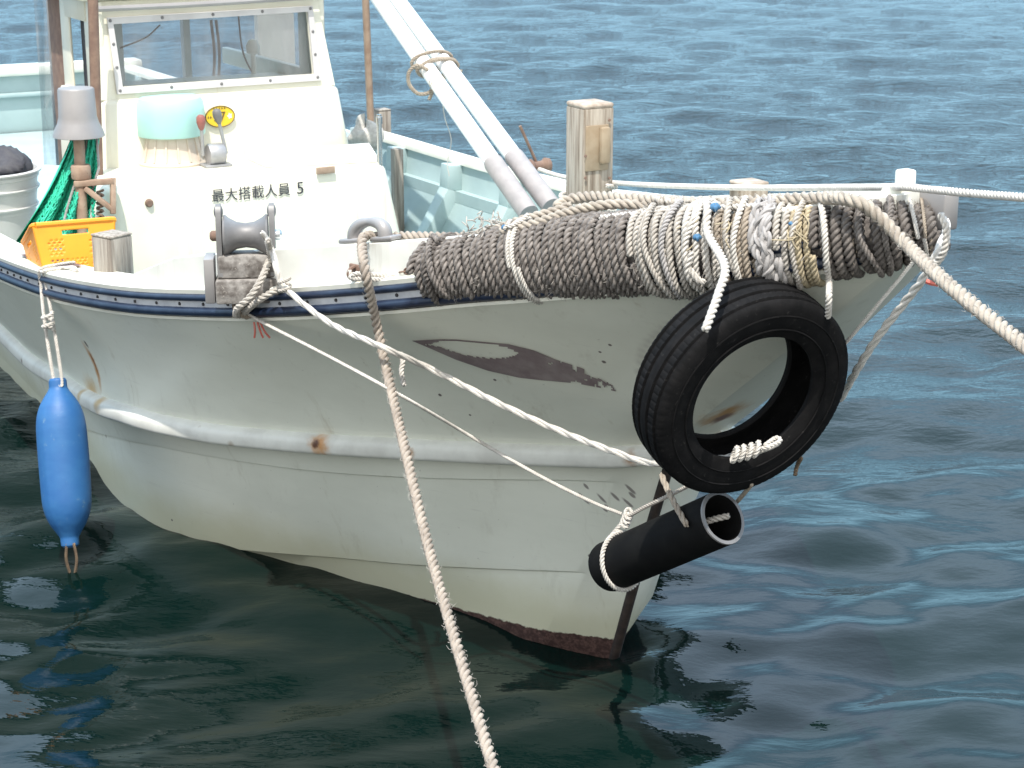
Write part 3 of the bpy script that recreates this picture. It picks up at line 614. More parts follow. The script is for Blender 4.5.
# side walls: pillars, dark opening, door post
def wallbox(x0, x1, y, z0, z1, t_=.04): mb = MB(); mb.box(W((x0+x1)/2, y, (z0+z1)/2), (x1-x0, t_, z1-z0), AX, .006); return mb
YS, YP = yl1, oc[1][1]
xs_ = lambda u, v=50: toB(hit(u, v, Y=YS))[0]
build('side_pillar', wallbox(-3.34, -3.19, YS, LZ, TOPZ), M['cabin'], house)
x72, x62, x50 = xs_(72), xs_(63.5), xs_(50)
build('side_pillar', wallbox(x62, x72, YS, 1.0, TOPZ, .012), M['cabin'], house)
build('side_header', wallbox(x72, -3.30, YS, 1.70, TOPZ - .002, .05), M['cabin'], house)
build('side_pillar', wallbox(-4.5, -3.22, YP, LZ, TOPZ - .004, .035), M['cabin'], house) if False else None
mb = wallbox(-3.45, -3.22, YP + .02, LZ, TOPZ - .004, .035); build('side_pillar', mb, M['cabin'], house)
mb = wallbox(-4.5, -3.25, YP + .03, LZ - .03, LZ + .05, .035); build('side_sill', mb, M['cabin'], house)
mb = wallbox(x72, -3.34, YS + .05, LZ, 1.72, .012); build('dark_window_fill', mb, M['tarp'], house)  # added dark panel standing for the dark of the side window opening
build('door_post', wallbox(x50, x62 - .02, YS + .01, .5, TOPZ, .014), M['rust'], house)
mb = MB(); mb.box(W(-3.85, (YS+YP)/2, TOPZ + .03), (1.35, YP - YS + .16, .05), AX, .02); build('roof', mb, M['cabin'], house)
mb = MB(); mb.line([hit(98, 9, X=FX-.05), hit(200, 4, X=FX-.05), hit(322, -4, X=FX-.05)], .012); build('grab_rail', mb, M['lampgrey'], house)
# rear frame of the wheelhouse, seen through the glass
RX = -4.46
YQ = toB(hit(101, 50, X=RX))[1]; mb = MB(); mb.box(W(RX, (YQ+YP)/2, 1.73), (.04, YP-YQ, .13), AX); mb.box(W(RX, (YQ+YP)/2, 1.20), (.04, YP-YQ, .10), AX)
for u, w_ in ((186, .035), (275, .20), (112, .1), (318, .06)): y = toB(hit(u, 50, X=RX))[1]; mb.box(W(RX + .003, y, 1.48), (.045, w_, .64), AX)
build('rear_frame', mb, M['inside'], house)
mb = MB()
for u in (211, 216): a = hit(u, 20, X=-3.9); b_ = hit(u + 2, 88, X=-3.9); mb = MB(); mb.line([a, (a+b_)/2 + b3*.012, b_], .007); build('cable', mb, M['rust'], house)
for c3 in ([(238, 12), (243, 52), (256, 80)], [(120, 48), (145, 38), (160, 25)]): mb = MB(); mb.line([hit(u, v, X=-3.75) for u, v in c3], .004); build('cable', mb, M['rust'], house)
mb = MB(); p = hit(253, 55, X=-3.75); mb.lathe(p - z3*.2, z3, [(.012, 0), (.012, .2), (.03, .21), (.034, .24), (.02, .27), (.0001, .275)], 14); build('interior_lamp', mb, M['cabin'], house)
# sticker with figures
sc_ = hit(220, 116.5, X=FX + .004); mb = MB(); ov = [sc_ + b3*.068*math.cos(a) + z3*.047*math.sin(a) for a in np.linspace(0, 2*math.pi, 40, endpoint=False)]; mb.prism(ov, h3*.0015); stk = build('sticker', mb, M['yellow'], house)
mb = MB(); P = [sc_ + h3*.002 + b3*.0665*math.cos(a) + z3*.0455*math.sin(a) for a in np.linspace(0, 2*math.pi, 48)]; mb.tube(P, .0022, 6); build('sticker_border', mb, M['inkbrown'], stk)
text('sticker_figures', '27', .056, sc_ + h3*.003 - b3*.031 - z3*.018, b3, z3, M['inkbrown'], stk, .0006)
mb = MB(); mb.prism([sc_ + h3*.002 + b3*(.044 + .013*(1 if i % 2 else .55)*math.cos(i*math.pi/5)) + z3*.016*(1 if i % 2 else .55)*math.sin(i*math.pi/5) for i in range(10)], h3*.001); build('sticker_mark', mb, M['white'], stk)
mb = MB()
for k in range(5): c = sc_ + h3*.002 + b3*(-.026 + .012*k) + z3*.033; mb.box(c, (.001, .008, .0025), AX); mb.box(c + z3*.003, (.001, .0025, .008), AX)
for k in range(2): c = sc_ + h3*.002 + b3*(-.054 + .011*k) - z3*.002; mb.box(c, (.001, .008, .0025), AX); mb.box(c + z3*.001, (.001, .0025, .012), AX)
build('sticker_print', mb, M['inkbrown'], stk)
# tall brown pipe at the wheelhouse corner
pt = hit(98.5, 190, X=-3.0); pu = hit(92.5, -12, X=-3.03); mb = MB(); mb.tube([pt - z3*.55, pt, pu], .022, 12); build('stanchion_pipe', mb, M['rust'], boat)
# clear side curtain abaft the door
mb = MB(); q = [hit(u, v, X=-4.75) for u, v in ((33, -6), (47.5, -6), (58, 165), (44, 165))]; n = 6
Gq = np.array([[q[0]*(1-a)*(1-b) + q[1]*a*(1-b) + q[2]*a*b + q[3]*(1-a)*b + h3*.015*math.sin(a*6 + b*3) for a in np.linspace(0, 1, 8)] for b in np.linspace(0, 1, 10)])
mb.grid(Gq); build('side_curtain', mb, M['sheet'], house)
mb = MB(); mb.tube([q[1], q[2]], .009, 8); build('curtain_pole', mb, M['galv'], house)

# ---------------------------------------------------------------- deck fittings
RX_ = np.linspace(1.19, -3.4, 300); RP = side_path('rail', -1, 1.19, -3.4, 300); RQ = np.array([project(p) for p in RP])
CP_ = side_path('cap', -1, 1.23, -3.4, 300); CQ = np.array([project(p) for p in CP_])
def railX(u): return np.interp(u, RQ[::-1, 0], RX_[::-1])
def raild(u): return np.interp(u, RQ[::-1, 0], RQ[::-1, 2])
def capd(u): return np.interp(u, CQ[::-1, 0], CQ[::-1, 2])
def railframe(u):
    i = int(np.argmin(abs(RQ[:, 0] - u))); T = unit((RP[i-1] - RP[i+1])*[1, 1, 0]); O = unit(np.cross(T, z3)); O *= -np.sign(O @ b3); return RP[i], T, O
# wooden block with a line roller on the rail
P0, T0, O0 = railframe(245); T0 = unit([1, .10, 0]); O0 = np.array([T0[1], -T0[0], 0]); ax = np.array([T0, -O0, z3]); bz = at(248.5, 300, raild(245) - .075)
mb = MB(); mb.box(bz + z3*.036, (.186, .105, .072), ax, .006); blk = build('roller_block', mb, M['wooddark'], boat)
mb = MB(); mb.box(bz + z3*.108 - O0*.012 + T0*.004, (.176, .09, .068), ax, .006); build('upper_block', mb, M['wooddark'], blk)
mb = MB(); mb.box(bz + z3*.068 - T0*.110 - O0*.01, (.030, .10, .135), ax, .004); build('side_plate', mb, M['lampgrey'], blk)
rz = bz + z3*.195 - O0*.012; roller = None
mb = MB(); mb.lathe(rz - T0*.066, T0, [(.0001, 0), (.060, 0), (.062, .006), (.052, .018), (.040, .04), (.036, .066), (.040, .092), (.052, .114), (.062, .126), (.060, .132), (.0001, .132)], 32); drum = build('line_roller', mb, M['grey'], blk)
for s_ in (-1, 1):
    c = rz + T0*s_*.078; mb = MB(); o = []
    for hh_, w_ in ((-.115, .046), (-.07, .042), (-.03, .038), (.02, .034), (.05, .028), (.072, .024), (.088, .017), (.094, .008)): o.append((w_, hh_))
    poly = [c + O0*w_ + z3*(hh_) for w_, hh_ in o] + [c - O0*w_ + z3*hh_ for w_, hh_ in o[::-1]]
    mb.prism([p - T0*.008 for p in poly], T0*.016); mb.ball(c + z3*.072, (.014, .016, .024), 8); build('roller_cheek', mb, M['grey'], blk, sharp=50)
    mb = MB(); mb.lathe(c + T0*s_*.008, T0*s_, [(.016, 0), (.016, .014), (.010, .020), (.0001, .021)], 12); build('axle_end', mb, M['rust' if s_ < 0 else 'steel'], blk)
# fairlead on the bulwark cap
fx = railX(362); i = int(np.argmin(abs(CQ[:, 0] - 362))); Tc = unit(CP_[i-1] - CP_[i+1]); Nc = unit(np.cross(z3, Tc)); cc = CP_[i] - Nc*np.sign(Nc @ -b3)*.03
mb = MB(); arc = [cc - Tc*.066*math.cos(a) + z3*(.006 + .050*max(0, math.sin(a))**.62) for a in np.linspace(0, math.pi, 26)]; mb.tube(arc, [.012 + .009*abs(math.cos(a)) for a in np.linspace(0, math.pi, 26)], 12)
mb.box(cc - Tc*.068 + z3*.007, (.09, .045, .014), np.array([Tc, Nc, z3]), .005); mb.box(cc + Tc*.068 + z3*.007, (.09, .045, .014), np.array([Tc, Nc, z3]), .005); fairlead = build('fairlead', mb, M['lampgrey'], boat, sharp=60)
# pad eye on the bulwark
pe, Tp, Op = railframe(358); axp = np.array([Tp, -Op, z3]); pz = pe + z3*.128 + Op*.004
mb = MB(); mb.box(pz, (.05, .010, .046), axp, .003); mb.tube([pz + Op*(.006 + .024*math.sin(a)) + z3*.017*math.cos(a) for a in np.linspace(0, math.pi, 12)], .006, 8); build('pad_eye', mb, M['rust'], boat)
# timber posts
def rot(a): return np.array([[math.cos(a), math.sin(a), 0], [-math.sin(a), math.cos(a), 0], [0, 0, 1.]])
def post(u, vtop, X, z0, side, ax_, mat, top=True, dome=.012):
    p = hit(u, vtop, X=X); zt = p[2]; c = np.array([p[0], p[1], (zt + z0)/2]); mb = MB(); mb.box(c, (side[0], side[1], zt - z0), ax_, .008)
    o = build('mooring_post', mb, M[mat], boat, label=None)
    mb = MB(); mb.box(np.array([p[0], p[1], zt + dome*.35]), (side[0]*1.01, side[1]*1.01, dome), ax_, dome*.48, 3); build('post_top', mb, M['endgrain' if top else mat], o); return o, p
big, pb = post(590, 106, -1.22, .9, (.128, .128), AX, 'woodpale', True, .02); big['label'] = 'tall pale timber post with a rusty plate'
s_ = .128/2
f0 = pb + h3*(s_ + .003); q = hit(597, 148, X=toB(pb)[0] + s_ + .003)
mb = MB(); mb.box(q, (.006, .098, .165), AX, .003); pl = build('post_plate', mb, M['plate'], big)
mb = MB(); mb.box(hit(603, 145, X=toB(q)[0]) + h3*.012, (.024, .042, .135), AX, .010); build('plate_strap', mb, M['plate'], pl)
for du, dv in ((-12, 30), (12, 30), (-12, 8), (12, -28)):
    mb = MB(); mb.lathe(hit(597 + du, 148 + dv, X=toB(q)[0]) + h3*.003, h3, [(.0001, .003), (.005, .003), (.006, 0)], 8); build('plate_bolt', mb, M['rust'], pl)
stub, ps = post(749, 184, .10, 1.2, (.085, .085), AX, 'woodpale', True, .012); stub['label'] = 'low pale timber stub behind the rope fender'
stb, pst = post(111.5, 235, toB(hit(112, 284, Z=.965))[0] - .03, .93, (.100, .100), rot(R(8)) @ np.array([unit([1, -1, 0]), unit([1, 1, 0]), z3]), 'wood', False, .008); stb['label'] = 'grey square timber post beside the orange basket'
prt, pp_ = post(382, 110, -4.5, .45, (.075, .075), AX, 'wood', False, .008); prt['label'] = 'grey timber post at the foot of the brown pipe'
mb = MB(); a = hit(397, 158, X=-3.7); mb.box(np.array([a[0], a[1], .70]), (.05, .05, .56), AX, .006); build('dark_timber', mb, M['wood'], boat)
# brown mast pipe by the port rail
a, b_ = hit(371.5, 142, X=-4.35), hit(365, -14, X=-4.35); mb = MB(); mb.tube([a - z3*.4, a, b_], .019, 12); build('mast_pipe', mb, M['rustlt'], boat)
# small rusty cleat with a rod on the far rail
a = hit(538, 166, X=-2.35); mb = MB(); mb.tube([a, hit(520, 126, X=-2.35)], .007, 8); build('rail_rod', mb, M['rust'], boat)
mb = MB(); mb.lathe(a - b3*.055, b3, [(.0001, 0), (.03, 0), (.034, .02), (.022, .035), (.022, .075), (.034, .09), (.03, .11), (.0001, .11)], 16); build('rail_cleat', mb, M['rust'], boat)
# brown grip tape on the gunwale
P1, T1, O1 = railframe(22); P2, T2, O2 = railframe(52)
mb = MB(); mb.grid(np.array([[railframe(u)[0] - railframe(u)[2]*w_ + z3*.113 for w_ in (.035, .115)] for u in np.linspace(12, 54, 9)])); build('grip_tape', mb, M['tape'], boat)
# raised coaming abaft the side opening
X = np.array([-3.02, -3.06, -3.14, -3.3, -4.5, -8.0]); w, z = row(ROWS['rail'], X); hh_ = np.array([.02, .10, .16, .19, .2, .2])
sec = np.array([[(x, -(a - .10), zz + .104), (x, -(a - .10), zz + .104 + k), (x, -(a - .14), zz + .104 + k), (x, -(a - .14), zz + .104)] for x, a, zz, k in zip(X, w, z, hh_)]); mb = MB(); mb.grid(bw(sec), True); mb.F += [(0, 1, 2, 3), tuple(range(mb.n-4, mb.n))]; build('side_coaming', mb, M['white'], boat)
# deck lamp on its rusty bracket
LD = 7.0; lp = at(83, 236, LD); lt = at(78.5, 132, LD)
mb = MB(); mb.tube([lp - z3*.5, lp, lt, lt + z3*.08], .022, 12); lamp = build('deck_lamp', mb, M['rustlt'], boat)
mb = MB(); mb.lathe(at(79, 136, LD), z3, [(.088, .012), (.097, -.002), (.100, .0), (.094, .022), (.080, .05), (.073, .075), (.070, .18), (.066, .186), (.0001, .188)], 40); build('lamp_shade', mb, M['lampgrey'], lamp)
c = at(81, 172, LD); mb = MB(); mb.lathe(c - z3*.026, z3, [(.0001, 0), (.036, 0), (.038, .006), (.038, .048), (.034, .054), (.0001, .054)], 20); build('lamp_collar', mb, M['rustlt'], lamp)
mb = MB(); mb.bar(at(74, 184, LD - .02), at(114, 181, LD), .03, .022, z3, .003); mb.bar(at(85, 188, LD - .02), at(113, 210, LD), .022, .018, z3, .003); mb.bar(at(113, 178, LD), at(113, 214, LD), .02, .02, h3, .003); build('lamp_bracket', mb, M['rustlt'], lamp)
mb = MB(); mb.tube([at(100 + 3.2*math.cos(k*.9), 190 + k*.75, LD + .03 + .012*math.sin(k*.9)) for k in range(72)], .005, 6); build('bracket_spring', mb, M['rust'], lamp)

# ---------------------------------------------------------------- loose things aboard
# two white poles
for k, (b0, b1, sl0, t0, lab) in enumerate((((529, 214), None, (497, 163), (371, -12), 'white pole with grey foot, the nearer of the leaning pair'), ((551.5, 207), None, (516, 154.5), (388.5, -12), 'white pole with grey foot, lying just behind its twin'))):
    foot_ = hit(*b0, Z=1.0 + .02*k); top = hit(*t0, X=-3.35 + .0*k); d = unit(top - foot_); sle = hit(*sl0, X=toB(foot_ + d*.36)[0])
    o = thing('outrigger_pole', foot_, lab, 'pole', 'white poles leaning over the far rail'); L = np.linalg.norm(top - foot_)
    sl_ = foot_ + d*((sle - foot_) @ d); mb = MB(); mb.tube([sl_ - d*.02, top + d*2.2], [.0365, .031], 24); build('pole_shaft', mb, M['poleW'], o)
    mb = MB(); mb.tube([foot_, sl_ - d*.012, sl_], [.0415, .0415, .0385], 24); build('pole_sleeve', mb, M['sleeve'], o)
    if k == 0: PA = (foot_, d)
    else: PB = (foot_, d)
    if k == 1:
        for tq, u_, v_ in ((.12, 449, 57), (.045, 456, 71)):
            c = hit(u_, v_, X=toB(foot_ + d*1.2)[0] + .05); tpar = (c - foot_) @ d; c = foot_ + d*tpar + unit(np.cross(d, b3))*-.0 + h3*.034 + b3*.012; mb = MB(); mb.box(c, (.10, .022, .022), np.array([d, unit(np.cross(z3, d)), np.cross(d, unit(np.cross(z3, d)))]), .006); build('pole_clip', mb, M['sleeve'], o)
def closest(P, u, v):                                        # parameter of the pole point seen at a pixel
    s = np.linspace(0, 3.2, 400); q = np.array([project(P[0] + P[1]*x)[:2] for x in s]); return P[0] + P[1]*s[np.argmin(((q - [u, v])**2).sum(1))]
ca, cb = closest(PA, 425, 75), closest(PB, 440, 60); mid = (ca + cb)/2; dd = PA[1]; e1 = unit(cb - ca - dd*((cb-ca) @ dd)); e2 = np.cross(dd, e1); half = np.linalg.norm(cb - ca)/2
lash = thing('pole_lashing', mid, 'tan rope lashing round the two white poles', 'rope')
mb = MB(); n = 150; tq = np.linspace(0, 3.4*2*np.pi, n); pts = [mid + dd*(-.05 + .03*x/np.pi/2 + .015*math.sin(x*.5)) + e1*(half + .036)*math.cos(x) + e2*.042*math.sin(x) for x in tq]; mb.rope(pts, .008, wob=.002); build('lashing_turns', mb, M['r_tan'], lash)
mb = MB(); k0 = closest(PA, 418, 78); tl = [k0 - unit(ray(418, 78))*.05 + np.array([x, 0, z]) for x, z in ((.0, .0), (-.05, .02), (-.085, -.01), (-.085, -.06), (-.05, -.10), (-.005, -.10), (.02, -.08), (.0, -.13))]; mb.rope(tl, .009); build('lashing_tail', mb, M['r_tan'], lash)
mb = MB(); k1 = closest(PA, 432, 95); mb.line([k1 - unit(ray(430, 95))*.04, k1 + np.array([.012, 0, -.12]), k1 + np.array([.04, 0, -.22]), k1 + np.array([.022, 0, -.32]), k1 + np.array([.03, 0, -.38])], .0022, .02, 5); build('loose_cord', mb, M['r_white'], lash)
mb = MB(); a_ = closest(PA, 436, 88); mb.tube([a_ + e1*.033*math.cos(x) + e2*.033*math.sin(x) + dd*.003*x for x in np.linspace(0, 4*np.pi, 50)], .004, 6); build('tan_band', mb, M['r_yell'], lash)
# crumpled rag by the pipe
rc = hit(366, 137, X=-4.2); mb = MB(); t_ = np.linspace(0.05, np.pi-.05, 14); a_ = np.linspace(0, 2*np.pi, 22, endpoint=False)
mb.grid(np.array([[rc + np.array([.085*math.sin(t)*math.cos(a)*(1+.25*math.sin(3*a+2*t)), .06*math.sin(t)*math.sin(a), .07*math.cos(t)*(1+.35*math.cos(2*a+1)) + (.03*max(0, math.cos(a-2.4))*math.cos(t) if t < 1.2 else 0)]) for a in a_] for t in t_]), True)
tag(build('crumpled_rag', mb, M['r_white'], sharp=None), 'crumpled white rag beside the brown mast pipe', 'rag')
# nested white tubs with a dark tarp on them
tb = np.array([*at(-8, 235, 8.55)[:2], .42]); tubs = None
for k, (zr_, r_) in enumerate(((.80, .215), (.885, .225), (.965, .238))):
    z0_ = (.525, .57, .62)[k]; o = tb + z3*(z0_ - .42); hgt = zr_ - z0_; mb = MB()
    mb.lathe(o, z3, [(.0001, .004), (r_*.80, .004), (r_*.84, .012), (r_*.97, hgt-.04), (r_*1.0, hgt-.035), (r_*1.0, hgt-.02), (r_*.985, hgt-.02), (r_*.99, hgt-.012), (r_*1.05, hgt-.012), (r_*1.06, hgt-.004), (r_*1.05, hgt), (r_*.98, hgt), (r_*.93, hgt-.05), (r_*.78, .012), (.0001, .012)], 56)
    tag(build('plastic_tub', mb, M['tub'], sharp=40), ('lowest of the nested white tubs beside the green net', 'middle one of the nested white tubs beside the green net', 'uppermost of the nested white tubs, holding the dark tarp')[k], 'tub', 'white tubs nested on the side deck')
tc = tb + z3*.555; mb = MB(); t_ = np.linspace(.03, np.pi-.03, 20); a_ = np.linspace(0, 2*np.pi, 40, endpoint=False)
mb.grid(np.array([[tc + np.array([.20*math.sin(t)*math.cos(a)*(1+.14*math.sin(5*a+3*t)), .19*math.sin(t)*math.sin(a)*(1+.1*math.cos(4*a)), .085*math.cos(t)*(1+.4*math.sin(3*a+1)*math.sin(t)) + .012*math.sin(9*a+7*t)]) for a in a_] for t in t_]), True)
tag(build('dark_tarp', mb, M['tarp'], sharp=None), 'crumpled dark tarp piled in the top white tub', 'tarp')
# green net hanging from the lamp post
nt = thing('fishing_net', at(50, 246, 7.0), 'green fishing net hanging beside the grey lamp over the basket', 'fishing net')
def netpt(a, b, layer):
    top = np.array([74 + 25*a, 134.]); bot = np.array([14 + 80*a, 250 - 18*a]); q = top*(1-b) + bot*b; q[0] -= 5*math.sin(b*np.pi)*(1-a)*-1
    return at(q[0], q[1], 7.06 + layer*.05 - .07*b + .035*math.sin(a*15 + b*2 + layer)*(.3+b) + .012*math.sin(a*37 + layer*2))
for layer, n in ((0, 26), (1, 30)):
    mb = MB()
    for k in range(-n, n*2):
        for sgn in (1, -1):
            pts = []
            for b in np.linspace(0, 1, 34):
                a = (k + sgn*b*n*.9)/n
                if 0 <= a <= 1: pts.append(netpt(a, b, layer) + rng.normal(0, .002, 3))
            if len(pts) > 2: mb.tube(pts, .0032, 4, False)
    build('net_mesh', mb, M['net'], nt, sharp=None)
mb = MB(); mb.grid(np.array([[netpt(a*.46 - .06, b, .5 + .8*math.sin(a*22 + b*6)) for a in np.linspace(0, 1, 46)] for b in np.linspace(0, 1, 40)])); build('net_bunch', mb, M['net'], nt, sharp=None)
mb = MB()
for a0 in (.56, .97): mb.rope([netpt(a0 + .03*math.sin(b*7), b, -.6) for b in np.linspace(0, .9, 9)], .005, wob=.004)
build('head_rope', mb, M['r_grey'], nt); 
# orange basket leaning on the rail
al = R(24); ex = np.array([math.cos(al), math.sin(al), 0]); ti = R(-24); ey = np.array([-math.sin(al)*math.cos(ti), math.cos(al)*math.cos(ti), math.sin(ti)]); ez = np.cross(ex, ey)
ez = unit(ez*np.sign(ez[2])); bo = at(46, 280, 6.36); bk = thing('plastic_basket', bo, 'orange plastic basket with lattice sides leaning by the rail', 'basket')
Wt, Wb, Hh, Dp = .290, .245, .195, .28
def bpt(a, b, side):                                         # a along the side, b upwards; tapered walls
    gx = (Wb + (Wt - Wb)*b); gy = Dp*(.86 + .14*b)
    x0, y0 = -(gx - Wb)/2, -(gy - Dp*.86)/2
    q = {0: (x0 + gx*a, y0), 1: (x0 + gx, y0 + gy*a), 2: (x0 + gx*(1-a), y0 + gy), 3: (x0, y0 + gy*(1-a))}[side]
    return bo + ex*q[0] + ey*q[1] + ez*Hh*b
mb = MB()
for side in range(4):
    na_, nb_ = 60, 38; g = np.array([[bpt(a, b, side) for a in np.linspace(0, 1, na_+1)] for b in np.linspace(0, 1, nb_+1)]); Fq_ = []
    for j in range(nb_):
        for i in range(na_):
            a, b = (i+.5)/na_, (j+.5)/nb_; hole_ = False
            if .78 < b < .87 and .34 < a < .66: hole_ = True
            for a0, a1, b0, b1 in ((.14, .36, .08, .36), (.42, .62, .08, .36), (.68, .88, .08, .36), (.14, .34, .42, .72), (.66, .86, .42, .72)):
                if a0 < a < a1 and b0 < b < b1 and (i + (j//2) % 2*2) % 4 < 2 and j % 2 == 0: hole_ = True
            if not hole_: Fq_.append((j*(na_+1)+i, j*(na_+1)+i+1, (j+1)*(na_+1)+i+1, (j+1)*(na_+1)+i))
    mb.add(g.reshape(-1, 3), Fq_)
mb.add([bpt(0, 0, 0), bpt(1, 0, 0), bpt(1, 0, 1), bpt(0, 0, 3)], [(0, 1, 2, 3)])
wall_ = build('basket_wall', mb, M['orange'], bk, recalc=False); md = wall_.modifiers.new('thickness', 'SOLIDIFY'); md.thickness = .004; md.offset = 0
mb = MB(); rim = [bpt(a, 1, s) for s in range(4) for a in np.linspace(.04, .96, 8)]; mb.line(rim + [rim[0]], .010, .012, 8); build('basket_rim', mb, M['orange'], bk)
# ---------------------------------------------------------------- blue fender on its rope
FD = raild(50) - .10
ft, fb_ = at(57.5, 378, FD), at(70.5, 548, FD - .03); fax = unit(ft - fb_); FLn = np.linalg.norm(ft - fb_)
fen = thing('hanging_fender', fb_, 'blue plastic fender hanging by the boat\'s side in the water', 'fender')
prof = [(.0001, .0), (.022, .002), (.030, .010), (.032, .035), (.040, .050), (.062, .085), (.076, .12), (.083, .16), (.085, .22), (.086, .32), (.085, .40), (.081, .445), (.070, .485), (.052, .518), (.037, .54), (.031, .552), (.030, .575), (.026, .583), (.0001, .585)]
k = FLn/.585; xs = np.array([p[0] for p in prof]); hs = np.array([p[1] for p in prof])
hs2 = np.unique(np.concatenate([np.linspace(0, .585, 60), hs])); sc2 = k
x_ = unit(np.cross(fax, [0, 1, 0])); y_ = np.cross(fax, x_); a_ = np.linspace(0, 2*np.pi, 64, endpoint=False)
Gf = np.array([[fb_ + fax*hh_*k + k*pchip(hs, xs, np.array([hh_]))[0]*(1 + .018*math.exp(-((((a - R(62)) + np.pi) % (2*np.pi) - np.pi)/.07)**2) + .018*math.exp(-((((a - R(242)) + np.pi) % (2*np.pi) - np.pi)/.07)**2) + .006*math.sin(3*a + 14*hh_))*(math.cos(a)*x_ + math.sin(a)*y_) for a in a_] for hh_ in hs2])
mb = MB(); mb.grid(Gf, True); build('fender_body', mb, M['fender'], fen, sharp=None)
mb = MB(); g0 = railframe(48); gz = g0[0] + g0[2]*.022 + z3*.05; gi = g0[0] - g0[2]*.05 + z3*.118
eye = ft - fax*.018; tow = unit(CAM - ft)
mb.rope([gi - g0[2]*.06, gi, g0[0] + g0[2]*.02 + z3*.108, gz, (gz + eye)/2 - np.array([.012, 0, -.02]) + tow*.02, eye - np.array([.012, 0, 0]) + tow*.02, eye + tow*.026 - z3*.006, eye + np.array([.014, 0, .006]) + tow*.02, (gz+eye)/2 + np.array([.018, 0, .02]) + tow*.025, gz + np.array([.016, 0, .03]), g0[0] + g0[2]*.02 + z3*.108 + g0[1]*.03, gi + g0[1]*.06, gi + g0[1]*.16 + z3*.012, at(78, 286, depth(gi)), at(94, 283, depth(gi) + .02)], .0062); build('fender_rope', mb, M['r_white'], fen)
mb = MB(); kq = at(48.5, 327, FD - .01); mb.rope([kq + np.array([.017*math.cos(x), .017*math.sin(x), -.014 + .005*x]) for x in np.linspace(0, 5*np.pi/1.2, 30)], .007); build('rope_knot', mb, M['r_white'], fen)
mb = MB()
for dx in (-.012, .012): mb.rope([fb_ + z3*.02 + np.array([dx, 0, 0]) + tow*.02, fb_ + np.array([dx*1.5, 0, -.04]) + tow*.02, fb_ + np.array([dx*.6, 0, -.10]) + tow*.01], .0055)
build('fender_tail', mb, M['twine'], fen)

# ---------------------------------------------------------------- tyre and rubber pipe slung at the bow
TR, TBd, TWd = .273, .168, .142
tn = np.array([.44, -.855, -.27]); tn = unit(tn); TF = at(757, 402, 4.28); TC = TF - tn*TWd/2
tyre = thing('tyre_fender', TC - z3*TR, 'worn black car tyre hung over the bow as a fender', 'tyre')
half_ = [(.0, 1.), (.08, .997), (.10, .972), (.145, .972), (.165, .997), (.30, .990), (.32, .965), (.37, .965), (.39, .985), (.41, .982)]
pr = [(r*TR, x*TWd) for x, r in half_] + [(.965*TR, .455*TWd), (.935*TR, .485*TWd), (.88*TR, .505*TWd), (.80*TR, .514*TWd), (.735*TR, .502*TWd), (.68*TR, .465*TWd), (.648*TR, .44*TWd), (TBd, .40*TWd), (TBd, .33*TWd), (TBd*1.03, .30*TWd), (.76*TR, .42*TWd), (.86*TR, .44*TWd), (.93*TR, .36*TWd), (.945*TR, .15*TWd), (.947*TR, 0)]
full = pr + [(r, -x) for r, x in pr[::-1][1:-1]]
ns = 84*5; a_ = np.linspace(0, 2*np.pi, ns, endpoint=False); x_ = unit(np.cross(tn, z3)); y_ = np.cross(tn, x_); Gt = []
for r, x in full:
    rr = np.full(ns, r); ax_ = abs(x)/TWd
    if r > .93*TR and .405 < ax_ < .49: rr = r - .0013*((np.arange(ns) % 5) < .9)
    elif r > .98*TR and .165 <= ax_ <= .30: rr = r - .0016*(((np.arange(ns) + (0 if x > 0 else 2)) % 5) < 1)
    Gt.append(TC + tn*x + rr[:, None]*(np.cos(a_)[:, None]*x_ + np.sin(a_)[:, None]*y_))
mb = MB(); Gt = np.array(Gt + Gt[:1]); mb.grid(Gt, True); build('tyre_body', mb, M['rubber'], tyre, sharp=40)
mb = MB()
for s_ in (.72, .85): mb.tube([TC + tn*.512*TWd*(.985 if s_ < .8 else .995) + TR*s_*(math.cos(a)*x_ + math.sin(a)*y_) for a in np.linspace(0, 2*np.pi, 120)], .0022, 5, False)
build('sidewall_ridge', mb, M['rubber'], tyre)
pr1, pl1 = at(722.5, 518, 4.48), at(609, 567, 4.84); pd = unit(pr1 - pl1); PR = .069
pipe = thing('rubber_pipe', pl1, 'short black rubber pipe slung beneath the tyre at the stem', 'pipe fender')
Lp = np.linalg.norm(pr1 - pl1); mb = MB(); mb.lathe(pl1, pd, [(PR*.80, .02), (PR*.82, .002), (PR*.96, -.004), (PR, .006), (PR*1.0, Lp*.5), (PR, Lp-.006), (PR*.97, Lp+.002), (PR*.86, Lp+.002), (PR*.83, Lp-.004), (PR*.80, Lp*.5), (PR*.8, .02)], 48); build('pipe_body', mb, M['pipe'], pipe)
mb = MB(); mb.lathe(pr1, pd, [(PR*.86, .003), (PR*.99, .0032), (PR*1.004, -.001)], 48); build('pipe_lip', mb, M['grey'], pipe, label='pale worn rim at the open end of the pipe')

